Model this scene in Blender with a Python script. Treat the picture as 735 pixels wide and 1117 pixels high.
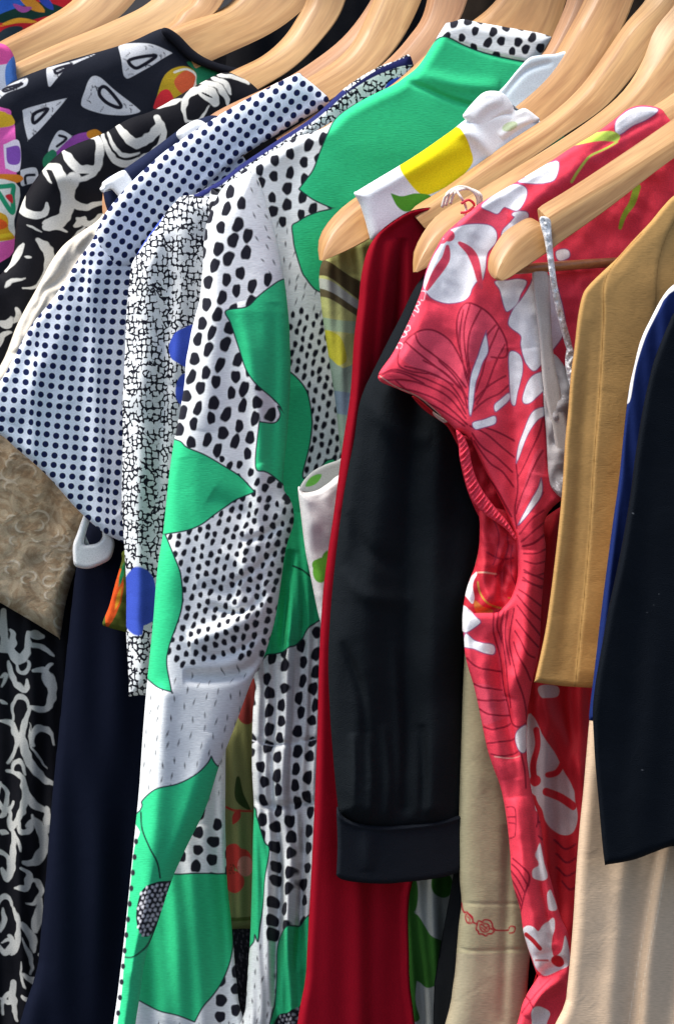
import bpy, math
import numpy as np
from mathutils import Vector

# ------------------------------------------------------------------ camera, world, sun
for o in list(bpy.data.objects): bpy.data.objects.remove(o)
S = bpy.context.scene
W0, H0, FPX = 735.0, 1117.0, 2200.0
CAMZ = 1.30
cam_d = bpy.data.cameras.new('camera'); cam = bpy.data.objects.new('camera', cam_d)
S.collection.objects.link(cam); S.camera = cam
cam.location = (0, 0, CAMZ); cam.rotation_euler = (math.pi/2, 0, 0)
cam_d.sensor_fit = 'VERTICAL'; cam_d.sensor_height = 24.0; cam_d.lens = FPX/H0*24.0
cam_d.clip_start = 0.05; cam_d.clip_end = 200
cam_d.dof.use_dof = False

SUN_EL, SUN_AZ = 60.0, -50.0      # azimuth: degrees left of "behind the camera"
w = bpy.data.worlds.new("World"); S.world = w; w.use_nodes = True
nt = w.node_tree; bg = nt.nodes['Background']
sky = nt.nodes.new('ShaderNodeTexSky'); sky.sky_type = 'NISHITA'; sky.sun_disc = False
sky.sun_elevation = math.radians(SUN_EL); sky.sun_rotation = math.radians(180 - SUN_AZ)
sky.air_density = 1.0; sky.dust_density = 2.0; sky.ozone_density = 1.0
nt.links.new(sky.outputs[0], bg.inputs[0]); bg.inputs[1].default_value = 0.10
sun_d = bpy.data.lights.new('sun', 'SUN'); sun = bpy.data.objects.new('sun', sun_d)
S.collection.objects.link(sun)
sun_d.energy = 2.5; sun_d.angle = math.radians(28); sun_d.color = (1.0, 0.95, 0.87)
a = math.radians(SUN_AZ); e = math.radians(SUN_EL)
to_sun = Vector((math.sin(a)*math.cos(e), -math.cos(a)*math.cos(e), math.sin(e)))
sun.rotation_euler = to_sun.to_track_quat('Z', 'Y').to_euler()
S.view_settings.view_transform = 'Standard'; S.view_settings.look = 'None'
S.view_settings.gamma = 1.0; S.view_settings.exposure = 1.05
S.view_settings.use_curve_mapping = False

# ------------------------------------------------------------------ helpers
SLOPE = 0.6
def D_at(D, X): return D + SLOPE*(np.asarray(X, float)-367.0)/1000.0
def world(X, Y, d):
    X = np.asarray(X, float); Y = np.asarray(Y, float); d = np.asarray(d, float)
    return np.stack([(X-W0/2)*d/FPX, d+0*X, CAMZ+(H0/2-Y)*d/FPX], -1)
def Z(ox, oy, s, *pts): return [(ox+p[0]/s, oy+p[1]/s) for p in pts]
def cr(pts, closed=True, n=5):
    P = np.array(pts, float); N = len(P); out = []
    if N < 3: return P
    rng = range(N) if closed else range(N-1)
    for i in rng:
        if closed: p0, p1, p2, p3 = P[i-1], P[i], P[(i+1) % N], P[(i+2) % N]
        else: p0, p1, p2, p3 = P[max(i-1, 0)], P[i], P[i+1], P[min(i+2, N-1)]
        if np.allclose(p1, p2): continue
        for k in range(n):
            t = k/n
            out.append(0.5*((2*p1)+(-p0+p2)*t+(2*p0-5*p1+4*p2-p3)*t*t+(-p0+3*p1-3*p2+p3)*t**3))
    if not closed: out.append(P[-1])
    return np.array(out)
def seg_dist(X, Y, P, closed):
    """distance to polyline, nearest point, arclength fraction"""
    A = P; B = np.roll(P, -1, 0)
    if not closed: A, B = P[:-1], P[1:]
    best = np.full(X.shape, 1e9); nx = np.zeros(X.shape); ny = np.zeros(X.shape); fr = np.zeros(X.shape)
    L = len(A)
    for i in range(L):
        ax, ay = A[i]; dx, dy = B[i]-A[i]; l2 = dx*dx+dy*dy
        if l2 < 1e-9: continue
        t = np.clip(((X-ax)*dx+(Y-ay)*dy)/l2, 0, 1)
        qx = ax+t*dx; qy = ay+t*dy
        dd = (X-qx)**2+(Y-qy)**2
        m = dd < best
        best[m] = dd[m]; nx[m] = qx[m]; ny[m] = qy[m]; fr[m] = (i+t[m])/L
    return np.sqrt(best), nx, ny, fr
def inside(X, Y, P):
    r = np.zeros(X.shape, bool); B = np.roll(P, -1, 0)
    for (x1, y1), (x2, y2) in zip(P, B):
        if y1 == y2: continue
        c = ((y1 > Y) != (y2 > Y)) & (X < (x2-x1)*(Y-y1)/(y2-y1)+x1)
        r ^= c
    return r
FAR = 60.0
def culled(fn, X, Y, P, pad=14):
    P = np.asarray(P, float)
    m = (X > P[:, 0].min()-pad) & (X < P[:, 0].max()+pad) & (Y > P[:, 1].min()-pad) & (Y < P[:, 1].max()+pad)
    out = np.full(X.shape, FAR)
    if m.any(): out[m] = fn(X[m], Y[m])
    return out
def poly(pts, smooth=True):
    P = cr(pts) if smooth else np.array(pts, float)
    def f(X, Y):
        def g(x, y):
            d = seg_dist(x, y, P, True)[0]
            return np.where(inside(x, y, P), -d, d)
        return culled(g, X, Y, P)
    return f
def stroke(pts, w0=1.0, w1=None, closed=False, smooth=True):
    P = cr(pts, closed) if smooth else np.array(pts, float)
    w1 = w0 if w1 is None else w1
    def f(X, Y):
        def g(x, y):
            d, _, _, fr = seg_dist(x, y, P, closed)
            return d-(w0+(w1-w0)*fr)
        return culled(g, X, Y, P)
    return f
def swell(pts, w, smooth=True, lo=0.25):          # brush stroke thick in the middle
    P = cr(pts, False) if smooth else np.array(pts, float)
    def f(X, Y):
        def g(x, y):
            d, _, _, fr = seg_dist(x, y, P, False)
            return d-1.12*w*(lo+(1-lo)*np.sin(np.pi*np.clip(fr, 0, 1)))
        return culled(g, X, Y, P)
    return f
def ell(cx, cy, rx, ry, ang=0):
    c, s = math.cos(math.radians(ang)), math.sin(math.radians(ang))
    def f(X, Y):
        u = (X-cx)*c+(Y-cy)*s; v = -(X-cx)*s+(Y-cy)*c
        k = np.sqrt((u/rx)**2+(v/ry)**2)
        return (k-1)*min(rx, ry)
    return f
def union(*fs):
    fs = [g for f in fs for g in (f if isinstance(f, (list, tuple)) else [f])]
    def f(X, Y):
        r = np.full(X.shape, FAR)
        for g in fs: r = np.minimum(r, g(X, Y))
        return r
    return f
def minus(a, b): return lambda X, Y: np.maximum(a(X, Y), -b(X, Y))
def inter(a, b): return lambda X, Y: np.maximum(a(X, Y), b(X, Y))
def hsh(i, j, k):
    v = np.sin(i*127.1+j*311.7+k*74.7)*43758.5453
    return v-np.floor(v)
def spots(sx, sy, rx, ry, ang=0, jit=0.25, seed=0, where=None, drop=0.0, rjit=0.16, p=2.4, shear=0.0):
    c, s = math.cos(math.radians(ang)), math.sin(math.radians(ang))
    def f(X, Y):
        u = (X*c+Y*s)/sx; v = (-X*s+Y*c)/sy
        u = u+shear*v
        r = np.full(X.shape, FAR)
        ci0 = np.floor(u); 
        for di in (-1, 0, 1):
            ci = ci0+di
            vs = v-0.5*np.mod(ci, 2)
            cj0 = np.floor(vs)
            for dj in (-1, 0, 1):
                cj = cj0+dj
                h1, h2, h3, h4 = (hsh(ci, cj, seed+k) for k in (1, 2, 3, 4))
                cu = ci+0.5+(h1-.5)*jit*2; cv = cj+0.5+0.5*np.mod(ci, 2)+(h2-.5)*jit*2
                du = ((u-cu)-shear*(v-cv))*sx; dv = (v-cv)*sy
                a2 = (h3-.5)*0.5; ca, sa = np.cos(a2), np.sin(a2)
                e1 = (du*ca+dv*sa)/(rx*(1+(h4-.5)*rjit*2)); e2 = (-du*sa+dv*ca)/(ry*(1+(h3-.5)*rjit*2))
                k = (np.abs(e1)**p+np.abs(e2)**p)**(1/p)
                # chip the outline a little so no two marks are alike
                k = k*(1+0.07*np.sin(3*np.arctan2(e2, e1)+h1*6.28)+0.04*np.sin(5*np.arctan2(e2, e1)+h2*6.28))
                sd = (k-1)*min(rx, ry)
                if drop: sd = np.where(hsh(ci, cj, seed+9) < drop, FAR, sd)
                if where is not None:
                    uu = (cu-shear*cv)*sx; vv = cv*sy
                    cx = uu*c-vv*s; cy = uu*s+vv*c
                    sd = np.where(where(cx, cy), sd, FAR)
                r = np.minimum(r, sd)
        return r
    return f
def vnoise(X, Y, sc, seed=0):
    x = X/sc; y = Y/sc; i = np.floor(x); j = np.floor(y); fx = x-i; fy = y-j
    fx = fx*fx*(3-2*fx); fy = fy*fy*(3-2*fy)
    a_, b_, c_, d_ = hsh(i, j, seed), hsh(i+1, j, seed), hsh(i, j+1, seed), hsh(i+1, j+1, seed)
    return (a_*(1-fx)+b_*fx)*(1-fy)+(c_*(1-fx)+d_*fx)*fy-0.5
def fold(pts, wd, amp, taper=True):
    P = cr(pts, False)
    def f(X, Y):
        d, _, _, fr = seg_dist(X, Y, P, False)
        t = np.sin(np.pi*np.clip(fr, 0.0, 1))**0.5 if taper else 1.0
        return amp*np.exp(-(d/wd)**2)*t
    return f
def step_fold(pts, wd, amp):
    """cloth to the right of an up-down line lies amp nearer than the cloth to the left"""
    P = cr(pts, False); P = P[np.argsort(P[:, 1])]
    return lambda X, Y: amp*0.5*(1+np.tanh((X-np.interp(Y, P[:, 1], P[:, 0]))/wd))
def drape(amp, lam, seed=0, slope=0.0, y0=-1e9, ramp=200.0):
    def f(X, Y):
        x = X+slope*Y+14*vnoise(X*0+3, Y, 160, seed)+10*vnoise(X, Y, 110, seed+2)
        h = np.sin(2*np.pi*x/lam+seed)+0.6*np.sin(2*np.pi*x/(lam*0.57)+seed*2.1+0.006*Y)+0.35*np.sin(2*np.pi*x/(lam*0.31)+seed*3.3-0.01*Y)
        return amp*0.5*h*np.clip((Y-y0)/ramp, 0, 1)
    return f
def crumple(amp, sc, seed=0):
    def f(X, Y):
        n = vnoise(X+0.35*Y, Y*0.6, sc, seed)+0.5*vnoise(X-0.3*Y, Y*0.7, sc*0.45, seed+5)
        return amp*2*n
    return f

# ------------------------------------------------------------------ materials
def lin(c):
    return tuple((x/255/12.92 if x/255 <= 0.04045 else ((x/255+0.055)/1.055)**2.4) for x in c)+(1.0,)
def N(nt, t, **kw):
    n = nt.nodes.new(t)
    for k, v in kw.items(): setattr(n, k, v)
    return n
def mathn(nt, op, a=None, b=None, c=None):
    n = N(nt, 'ShaderNodeMath', operation=op)
    for i, v in enumerate((a, b, c)):
        if v is None: continue
        if isinstance(v, (int, float)): n.inputs[i].default_value = v
        else: nt.links.new(v, n.inputs[i])
    return n.outputs[0]
def mixc(nt, fac, a, b, blend='MIX'):
    n = N(nt, 'ShaderNodeMix', data_type='RGBA', blend_type=blend)
    for sock, v in ((n.inputs['Factor'], fac), (n.inputs[6], a), (n.inputs[7], b)):
        if isinstance(v, (int, float)): sock.default_value = v
        elif isinstance(v, tuple): sock.default_value = v
        else: nt.links.new(v, sock)
    return n.outputs[2]
def fabric(name, base, layers=(), rough=0.85, sheen=0.0, weave=0.35, knit=False, extra=None, mottle=0.06,
           wrinkle=0.5, spec=0.07, soft=0.6, lace=False):
    m = bpy.data.materials.new(name); m.use_nodes = True; nt = m.node_tree
    b = nt.nodes['Principled BSDF']
    at = N(nt, 'ShaderNodeAttribute', attribute_name='pat').outputs['Vector']
    col = base
    if extra: col = extra(nt, at, base)
    for (an, kind, wd, c) in layers:
        v = N(nt, 'ShaderNodeAttribute', attribute_name=an).outputs['Fac']
        # printed edge wobbles very slightly with the weave
        if kind == 'line': v = mathn(nt, 'SUBTRACT', mathn(nt, 'ABSOLUTE', v), wd)
        mr = N(nt, 'ShaderNodeMapRange'); nt.links.new(v, mr.inputs[0])
        mr.inputs[1].default_value = soft; mr.inputs[2].default_value = -soft
        mr.inputs[3].default_value = 0; mr.inputs[4].default_value = 1
        col = mixc(nt, mr.outputs[0], col, c)
    # yarn variation and faint mottling of the dye
    n1 = N(nt, 'ShaderNodeTexNoise'); n1.inputs['Scale'].default_value = 0.02; n1.inputs['Detail'].default_value = 3
    nt.links.new(at, n1.inputs['Vector'])
    n2 = N(nt, 'ShaderNodeTexNoise'); n2.inputs['Scale'].default_value = 1.0; n2.inputs['Detail'].default_value = 2
    mp = N(nt, 'ShaderNodeMapping'); mp.inputs['Scale'].default_value = (0.16, 0.9, 1) if knit else (0.55, 0.75, 1)
    nt.links.new(at, mp.inputs['Vector']); nt.links.new(mp.outputs[0], n2.inputs['Vector'])
    f1 = mathn(nt, 'MULTIPLY_ADD', n1.outputs['Fac'], mottle*2, 1-mottle)
    f2 = mathn(nt, 'MULTIPLY_ADD', n2.outputs['Fac'], 0.5, 0.75)
    f = mathn(nt, 'MULTIPLY', f1, f2)
    cmb = N(nt, 'ShaderNodeCombineColor'); 
    for i in range(3): nt.links.new(f, cmb.inputs[i])
    col = mixc(nt, 1.0, col, cmb.outputs[0], 'MULTIPLY')
    nt.links.new(col, b.inputs['Base Color'])
    b.inputs['Roughness'].default_value = rough
    b.inputs['Specular IOR Level'].default_value = spec
    b.inputs['Sheen Weight'].default_value = sheen; b.inputs['Sheen Roughness'].default_value = 0.6
    # bump: wrinkles over weave
    n3 = N(nt, 'ShaderNodeTexNoise'); n3.inputs['Scale'].default_value = 0.035; n3.inputs['Detail'].default_value = 4
    n3.inputs['Distortion'].default_value = 0.6
    nt.links.new(at, n3.inputs['Vector'])
    bp1 = N(nt, 'ShaderNodeBump'); bp1.inputs['Strength'].default_value = wrinkle*0.4; bp1.inputs['Distance'].default_value = 0.006
    nt.links.new(n3.outputs['Fac'], bp1.inputs['Height'])
    bp2 = N(nt, 'ShaderNodeBump'); bp2.inputs['Strength'].default_value = weave*0.55; bp2.inputs['Distance'].default_value = 0.0012
    nt.links.new(n2.outputs['Fac'], bp2.inputs['Height']); nt.links.new(bp1.outputs[0], bp2.inputs['Normal'])
    last = bp2.outputs[0]
    if lace:
        vo = N(nt, 'ShaderNodeTexVoronoi', feature='SMOOTH_F1'); vo.inputs['Scale'].default_value = 0.075
        dn = N(nt, 'ShaderNodeTexNoise'); dn.inputs['Scale'].default_value = 0.05; nt.links.new(at, dn.inputs['Vector'])
        va = N(nt, 'ShaderNodeVectorMath', operation='MULTIPLY_ADD'); va.inputs[1].default_value = (22, 22, 0)
        nt.links.new(dn.outputs['Color'], va.inputs[0]); nt.links.new(at, va.inputs[2]); nt.links.new(va.outputs[0], vo.inputs['Vector'])
        rg = mathn(nt, 'SINE', mathn(nt, 'MULTIPLY', vo.outputs['Distance'], 22.0))
        bp3 = N(nt, 'ShaderNodeBump'); bp3.inputs['Strength'].default_value = 0.07; bp3.inputs['Distance'].default_value = 0.0015
        nt.links.new(rg, bp3.inputs['Height']); nt.links.new(last, bp3.inputs['Normal']); last = bp3.outputs[0]
    nt.links.new(last, b.inputs['Normal'])
    return m
def wood(name, c1, c2, tone=1.0, rough=0.55):
    m = bpy.data.materials.new(name); m.use_nodes = True; nt = m.node_tree; b = nt.nodes['Principled BSDF']
    at = N(nt, 'ShaderNodeAttribute', attribute_name='pat').outputs['Vector']
    mp = N(nt, 'ShaderNodeMapping'); mp.inputs['Scale'].default_value = (0.010, 0.22, 0.22); nt.links.new(at, mp.inputs['Vector'])
    n1 = N(nt, 'ShaderNodeTexNoise'); n1.inputs['Scale'].default_value = 1.0; n1.inputs['Detail'].default_value = 5; n1.inputs['Distortion'].default_value = 0.8
    nt.links.new(mp.outputs[0], n1.inputs['Vector'])
    mp2 = N(nt, 'ShaderNodeMapping'); mp2.inputs['Scale'].default_value = (0.03, 1.4, 1.4); nt.links.new(at, mp2.inputs['Vector'])
    n2 = N(nt, 'ShaderNodeTexNoise'); n2.inputs['Scale'].default_value = 1.0; n2.inputs['Detail'].default_value = 3
    nt.links.new(mp2.outputs[0], n2.inputs['Vector'])
    r = N(nt, 'ShaderNodeValToRGB'); r.color_ramp.elements[0].position = 0.34; r.color_ramp.elements[1].position = 0.66
    r.color_ramp.elements[0].color = c2; r.color_ramp.elements[1].color = c1
    nt.links.new(n1.outputs['Fac'], r.inputs[0])
    f = mathn(nt, 'MULTIPLY_ADD', n2.outputs['Fac'], 0.5*tone, 0.75*tone)
    cmb = N(nt, 'ShaderNodeCombineColor')
    for i in range(3): nt.links.new(f, cmb.inputs[i])
    col = mixc(nt, 1.0, r.outputs[0], cmb.outputs[0], 'MULTIPLY')
    nt.links.new(col, b.inputs['Base Color']); b.inputs['Roughness'].default_value = rough
    b.inputs['Coat Weight'].default_value = 0.3; b.inputs['Coat Roughness'].default_value = 0.4; b.inputs['Coat IOR'].default_value = 1.6
    bp = N(nt, 'ShaderNodeBump'); bp.inputs['Strength'].default_value = 0.15; bp.inputs['Distance'].default_value = 0.001
    nt.links.new(n2.outputs['Fac'], bp.inputs['Height']); nt.links.new(bp.outputs[0], b.inputs['Normal'])
    return m
def plain(name, col, rough=0.5, metal=0.0, noise=None):
    m = bpy.data.materials.new(name); m.use_nodes = True; nt = m.node_tree; b = nt.nodes['Principled BSDF']
    b.inputs['Roughness'].default_value = rough; b.inputs['Metallic'].default_value = metal
    n = N(nt, 'ShaderNodeTexNoise'); n.inputs['Scale'].default_value = noise or 20; n.inputs['Detail'].default_value = 6
    tc = N(nt, 'ShaderNodeTexCoord'); nt.links.new(tc.outputs['Object'], n.inputs['Vector'])
    nt.links.new(mixc(nt, n.outputs['Fac'], tuple(x*0.8 for x in col[:3])+(1,), tuple(min(1, x*1.2) for x in col[:3])+(1,)), b.inputs['Base Color'])
    return m

# ------------------------------------------------------------------ object makers
def tag(o, label=None, cat=None, group=None, kind=None):
    if label: o['label'] = label
    if cat: o['category'] = cat
    if group: o['group'] = group
    if kind: o['kind'] = kind
    return o
def empty(name, label, cat, group, loc):
    o = bpy.data.objects.new(name, None); S.collection.objects.link(o); o.location = tuple(loc); o.empty_display_size = 0.05
    tag(o, label, cat, group); return o
def link(name, me, parent=None):
    o = bpy.data.objects.new(name, me); S.collection.objects.link(o)
    if parent is not None:
        o.parent = parent; me.transform(__import__('mathutils').Matrix.Translation(-Vector(parent.location)))
    return o
GARMENTS = 'second-hand garments hung along the rail'
def garment(name, label, cat, X, D):
    d = float(D_at(D, X)); p = world(X, 0, d); return empty(name, label, cat, GARMENTS, (p[0], p[1], 0.0))
def mesh_from(name, V, F, attrs, pat, mat):
    me = bpy.data.meshes.new(name); me.vertices.add(len(V)); me.vertices.foreach_set('co', V.astype(np.float32).ravel())
    n = len(F); me.loops.add(n*4); me.polygons.add(n)
    me.loops.foreach_set('vertex_index', F.astype(np.int32).ravel())
    me.polygons.foreach_set('loop_start', np.arange(0, n*4, 4, dtype=np.int32))
    me.update(calc_edges=True)
    me.polygons.foreach_set('use_smooth', np.ones(n, bool))
    for k, v in attrs.items():
        a_ = me.attributes.new(k, 'FLOAT', 'POINT'); a_.data.foreach_set('value', v.astype(np.float32))
    a_ = me.attributes.new('pat', 'FLOAT_VECTOR', 'POINT'); a_.data.foreach_set('vector', pat.astype(np.float32).ravel())
    me.materials.append(mat); me.validate(); me.update()
    return me
def sheet(name, parent, outline, D, mat, fn=(), R=14, T=0.012, step=2.0, layers=None, off=None, warp=None,
          smooth=True, Tback=0.014, fadeR=None, label=None, back=True, patd=None):
    """closed piece of hanging cloth: a front with folds and a back, joined along the traced outline"""
    P = cr(outline) if smooth else np.array(outline, float)
    def grid(st):
        x0, y0 = P.min(0)-st; x1, y1 = P.max(0)+st
        xs = np.arange(x0, x1+st, st); ys = np.arange(y0, y1+st, st)
        GX, GY = np.meshgrid(xs, ys); X = GX.ravel(); Y = GY.ravel(); nx_ = len(xs); ny_ = len(ys)
        ins = inside(X, Y, P).reshape(ny_, nx_)
        c = ins[:-1, :-1] | ins[1:, :-1] | ins[:-1, 1:] | ins[1:, 1:]
        j, i = np.nonzero(c)
        F = np.stack([j*nx_+i, (j+1)*nx_+i, (j+1)*nx_+i+1, j*nx_+i+1], 1)
        used, inv = np.unique(F, return_inverse=True); F = inv.reshape(-1, 4)
        X = X[used]; Y = Y[used]; I = ins.ravel()[used]
        d, qx, qy, _ = seg_dist(X, Y, P, True)
        X = np.where(I, X, qx); Y = np.where(I, Y, qy); d = np.where(I, d, 0.0)
        return X, Y, d, F
    X, Y, dist, F = grid(step)
    bl = np.sqrt(np.clip(1-(1-np.clip(dist/R, 0, 1))**2, 0, 1))
    fr_ = fadeR or R
    fd = np.clip(dist/fr_, 0, 1); fd = fd*fd*(3-2*fd); fd = 0.25+0.75*fd
    h = np.zeros(X.shape)
    for f in fn: h = h+f(X, Y)
    o_ = off(X, Y) if off else 0.0
    d = D_at(D, X)-T*bl-h*fd-o_
    V = world(X, Y, d)
    px, py = (warp(X, Y) if warp else (X, Y))
    if warp is None:   # the cloth really wrinkles under its print
        px = X+h*220; py = Y+h*90
    A = {}
    lay = []
    for i, l in enumerate(layers or []):
        if l[0] == 'reuse': A['s%d' % i] = A['s%d' % l[1]]; lay.append(('s%d' % i, l[2], l[3], l[4])); continue
        f, kind, wd, col = l
        A['s%d' % i] = np.clip(f(px, py), -FAR, FAR)
        lay.append(('s%d' % i, kind, wd, col))
    pat = np.stack([px, py, np.zeros_like(px)], 1)
    nF = len(V)
    if back:
        X2, Y2, d2, F2 = grid(max(6.0, step*3))
        bl2 = np.sqrt(np.clip(1-(1-np.clip(d2/R, 0, 1))**2, 0, 1))
        o2 = off(X2, Y2) if off else 0.0
        V2 = world(X2, Y2, D_at(D, X2)+Tback*bl2-o2)
        V = np.vstack([V, V2]); F = np.vstack([F, F2[:, ::-1]+nF])
        pat = np.vstack([pat, np.stack([X2, Y2, np.zeros_like(X2)], 1)])
        for i, l in enumerate(layers or []):
            k = 's%d' % i
            g = l[0] if l[0] != 'reuse' else layers[l[1]][0]
            A[k] = np.concatenate([A[k], np.clip(g(X2, Y2), -FAR, FAR)])
    m = mat(lay) if callable(mat) else mat
    me = mesh_from(name, V, F, A, pat, m)
    o = link(name, me, parent)
    if label: o['label'] = label
    return o
def F_(name, base, **kw):
    return lambda lay: fabric(name, base, lay, **kw)
def fill(f, c): return (f, 'fill', 0, c)
def again(i, w_, c): return ('reuse', i, 'line', w_, c)

def tube_world(pts, r, n=10, closed=False):
    pts = [Vector(p) for p in pts]; V = []; F = []; M = len(pts); up = Vector((0.3, 0.2, 1)).normalized()
    for i, p in enumerate(pts):
        t = (pts[(i+1) % M if closed else min(i+1, M-1)]-pts[i-1 if (closed or i) else 0])
        t.normalize(); s = t.cross(up)
        if s.length < 1e-3: s = t.cross(Vector((1, 0, 0)))
        s.normalize(); u = s.cross(t)
        rr = r[i] if isinstance(r, (list, np.ndarray)) else r
        for k in range(n):
            a_ = 2*math.pi*k/n; V.append(p+(s*math.cos(a_)+u*math.sin(a_))*rr)
    for i in range(M if closed else M-1):
        for k in range(n):
            F.append((i*n+k, i*n+(k+1) % n, ((i+1) % M)*n+(k+1) % n, ((i+1) % M)*n+k))
    V = [tuple(v) for v in V]
    if not closed:
        V.append(tuple(pts[0])); V.append(tuple(pts[-1])); a_, b_ = len(V)-2, len(V)-1
        for k in range(n):
            F.append((a_, (k+1) % n, k, a_)); F.append((b_, (M-1)*n+k, (M-1)*n+(k+1) % n, b_))
    return V, F
def mesh_py(name, V, F, mat, parent=None, pat=None, sharp=None):
    me = bpy.data.meshes.new(name)
    F = [tuple(dict.fromkeys(f)) for f in F]
    me.from_pydata(V, [], F); me.polygons.foreach_set('use_smooth', [True]*len(me.polygons))
    if pat is None: pat = [(v[0]*1000, v[2]*1000, v[1]*1000) for v in V]
    a_ = me.attributes.new('pat', 'FLOAT_VECTOR', 'POINT'); a_.data.foreach_set('vector', np.array(pat, np.float32).ravel())
    me.materials.append(mat); me.update()
    if sharp: me.set_sharp_from_angle(angle=math.radians(sharp))
    return link(name, me, parent)
def tube_px(name, pts, D, r, mat, parent=None, doff=0.0, n=10):
    """pts: (X, Y[, extra depth])"""
    Q = cr([(p[0], p[1]) for p in pts], False, 4); E_ = cr([(p[2] if len(p) > 2 else 0, 0) for p in pts], False, 4)[:, 0]
    E_ = np.resize(E_, len(Q)) if len(E_) != len(Q) else E_
    W = world(Q[:, 0], Q[:, 1], D_at(D, Q[:, 0])-doff+E_)
    V, F = tube_world(W, r, n); return mesh_py(name, V, F, mat, parent)

def resample(P, n):
    P = cr(P, False, 8); L = np.concatenate([[0], np.cumsum(np.hypot(*np.diff(P, axis=0).T))])
    t = np.linspace(0, L[-1], n); return np.stack([np.interp(t, L, P[:, 0]), np.interp(t, L, P[:, 1])], 1), L[-1]
WOODS = [wood('pale_beech', (0.52, 0.30, 0.115, 1), (0.34, 0.165, 0.052, 1)),
         wood('honey_beech', (0.52, 0.28, 0.10, 1), (0.35, 0.16, 0.048, 1)),
         wood('pinkish_beech', (0.48, 0.25, 0.12, 1), (0.33, 0.15, 0.06, 1)),
         wood('light_beech', (0.56, 0.34, 0.14, 1), (0.38, 0.20, 0.07, 1))]
STEEL = plain('steel', (0.55, 0.55, 0.55, 1), 0.25, 1.0)
RAIL0 = Vector(world(150, -150, 2.62)); RAIL1 = Vector(world(1000, -150, 2.10))
HANG = 'wooden coat hangers on the rail'
def hanger(label, D, U, M, B, wd=0, hd=0.008, tip=True, doff=0.0, bd=0, root=None, part='arm'):
    """U back top edge, M front top edge, B lower front edge, all traced from tip to hook"""
    n = 44
    if bd: B = [(x+bd*.6, y+bd) if y < 150 else (x, y) for x, y in B]
    U, L = resample(U, n); M, _ = resample(M, n); B, _ = resample(B, n)
    d0 = float(D_at(D, U[0][0])); p0 = world(U[0][0], U[0][1], d0)
    first = root is None
    if first: root = empty('coat_hanger', label, 'coat hanger', HANG, p0)
    V = []; pat = []
    rng = abs(hash(label)) if False else sum(ord(c) for c in label)
    for i in range(n):
        u, m, b = U[i], M[i], B[i]
        d = float(D_at(D, (u[0]+b[0])/2))-doff
        bb = b-(m-u)*0.7
        ring = [(m[0], m[1], d-hd), (u[0], u[1], d+hd), (bb[0], bb[1], d+hd), (b[0], b[1], d-hd)]
        c = np.mean(ring, 0)
        if tip:
            s = min(1.0, math.sqrt(max(0.0, 1-(1-min(1, (i+0.4)/3.2))**2)))
        else: s = 1.0
        ring = [c+(np.array(r)-c)*s for r in ring]
        for _ in range(2):
            nr = []
            for k in range(len(ring)):
                a_, b_ = ring[k], ring[(k+1) % len(ring)]
                q = 0.10 if _ == 0 else 0.25
                nr += [a_*(1-q)+b_*q, a_*q+b_*(1-q)]
            ring = nr
        for k, r in enumerate(ring):
            V.append(tuple(world(r[0], r[1], r[2])))
            pat.append((i/n*L+rng*13 % 977, (k if k < 8 else 16-k)*4.5, rng % 31))
    K = len(ring); Fc = []
    for i in range(n-1):
        for k in range(K): Fc.append((i*K+k, i*K+(k+1) % K, (i+1)*K+(k+1) % K, (i+1)*K+k))
    V.append(tuple(np.mean(V[:K], 0))); pat.append(pat[0]); V.append(tuple(np.mean(V[(n-1)*K:n*K], 0))); pat.append(pat[n*K-1])
    for k in range(K):
        Fc.append((n*K, (k+1) % K, k)); Fc.append((n*K+1, (n-1)*K+k, (n-1)*K+(k+1) % K))
    # pattern across the board from real height so that the grain runs along it
    mesh_py(part, V, Fc, WOODS[wd], root, pat, sharp=22)
    if not first: return root
    E = Vector(V[n*K+1]); t = (E.y-RAIL0.y)/(RAIL1.y-RAIL0.y); R_ = RAIL0.lerp(RAIL1, max(-0.1, min(1.1, t)))
    R_.y = E.y if abs(R_.y-E.y) < 0.05 else R_.y
    pts = [E-Vector((0, 0, .02)), E+Vector((0, 0, .02))]
    top = R_+Vector((0, 0, 0.0))
    pts.append(E.lerp(top, 0.6)+Vector((0.012, 0, 0)))
    for k in range(7):
        a_ = math.radians(-30+k*40); pts.append(top+Vector((0.02*math.cos(a_), 0, 0.02*math.sin(a_))))
    Vh, Fh = tube_world(pts, 0.0018, 8); mesh_py('hook', Vh, Fh, STEEL, root)
    return root

# ------------------------------------------------------------------ setting: ground, wall behind the rack, rail
def box(name, x0, x1, y0, y1, z0, z1, mat, parent=None):
    V = [(x, y, z) for x in (x0, x1) for y in (y0, y1) for z in (z0, z1)]
    F = [(0, 1, 3, 2), (4, 6, 7, 5), (0, 4, 5, 1), (2, 3, 7, 6), (0, 2, 6, 4), (1, 5, 7, 3)]
    me = bpy.data.meshes.new(name); me.from_pydata(V, [], F); me.materials.append(mat); me.update()
    return link(name, me, parent)
GROUND = plain('asphalt', (0.055, 0.055, 0.058, 1), 0.9, noise=40)
g = box('ground', -40, 40, -40, 40, -0.2, 0.0, GROUND); tag(g, kind='structure')
wl = box('wall', -2.5, 2.6, 3.6, 3.8, 0.0, 3.2, plain('dark_render', (0.05, 0.048, 0.05, 1), 0.9, noise=6))
tag(wl, 'dark rendered wall behind the whole rack of clothes', 'wall', kind='structure')
V, F = tube_world([RAIL0+(RAIL0-RAIL1).normalized()*0.35, RAIL0, RAIL1, RAIL1+(RAIL1-RAIL0).normalized()*0.2], 0.0125, 16)
rl = mesh_py('clothes_rail', V, F, STEEL); tag(rl, 'steel clothes rail that every hanger hooks over', 'clothes rail')

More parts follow.
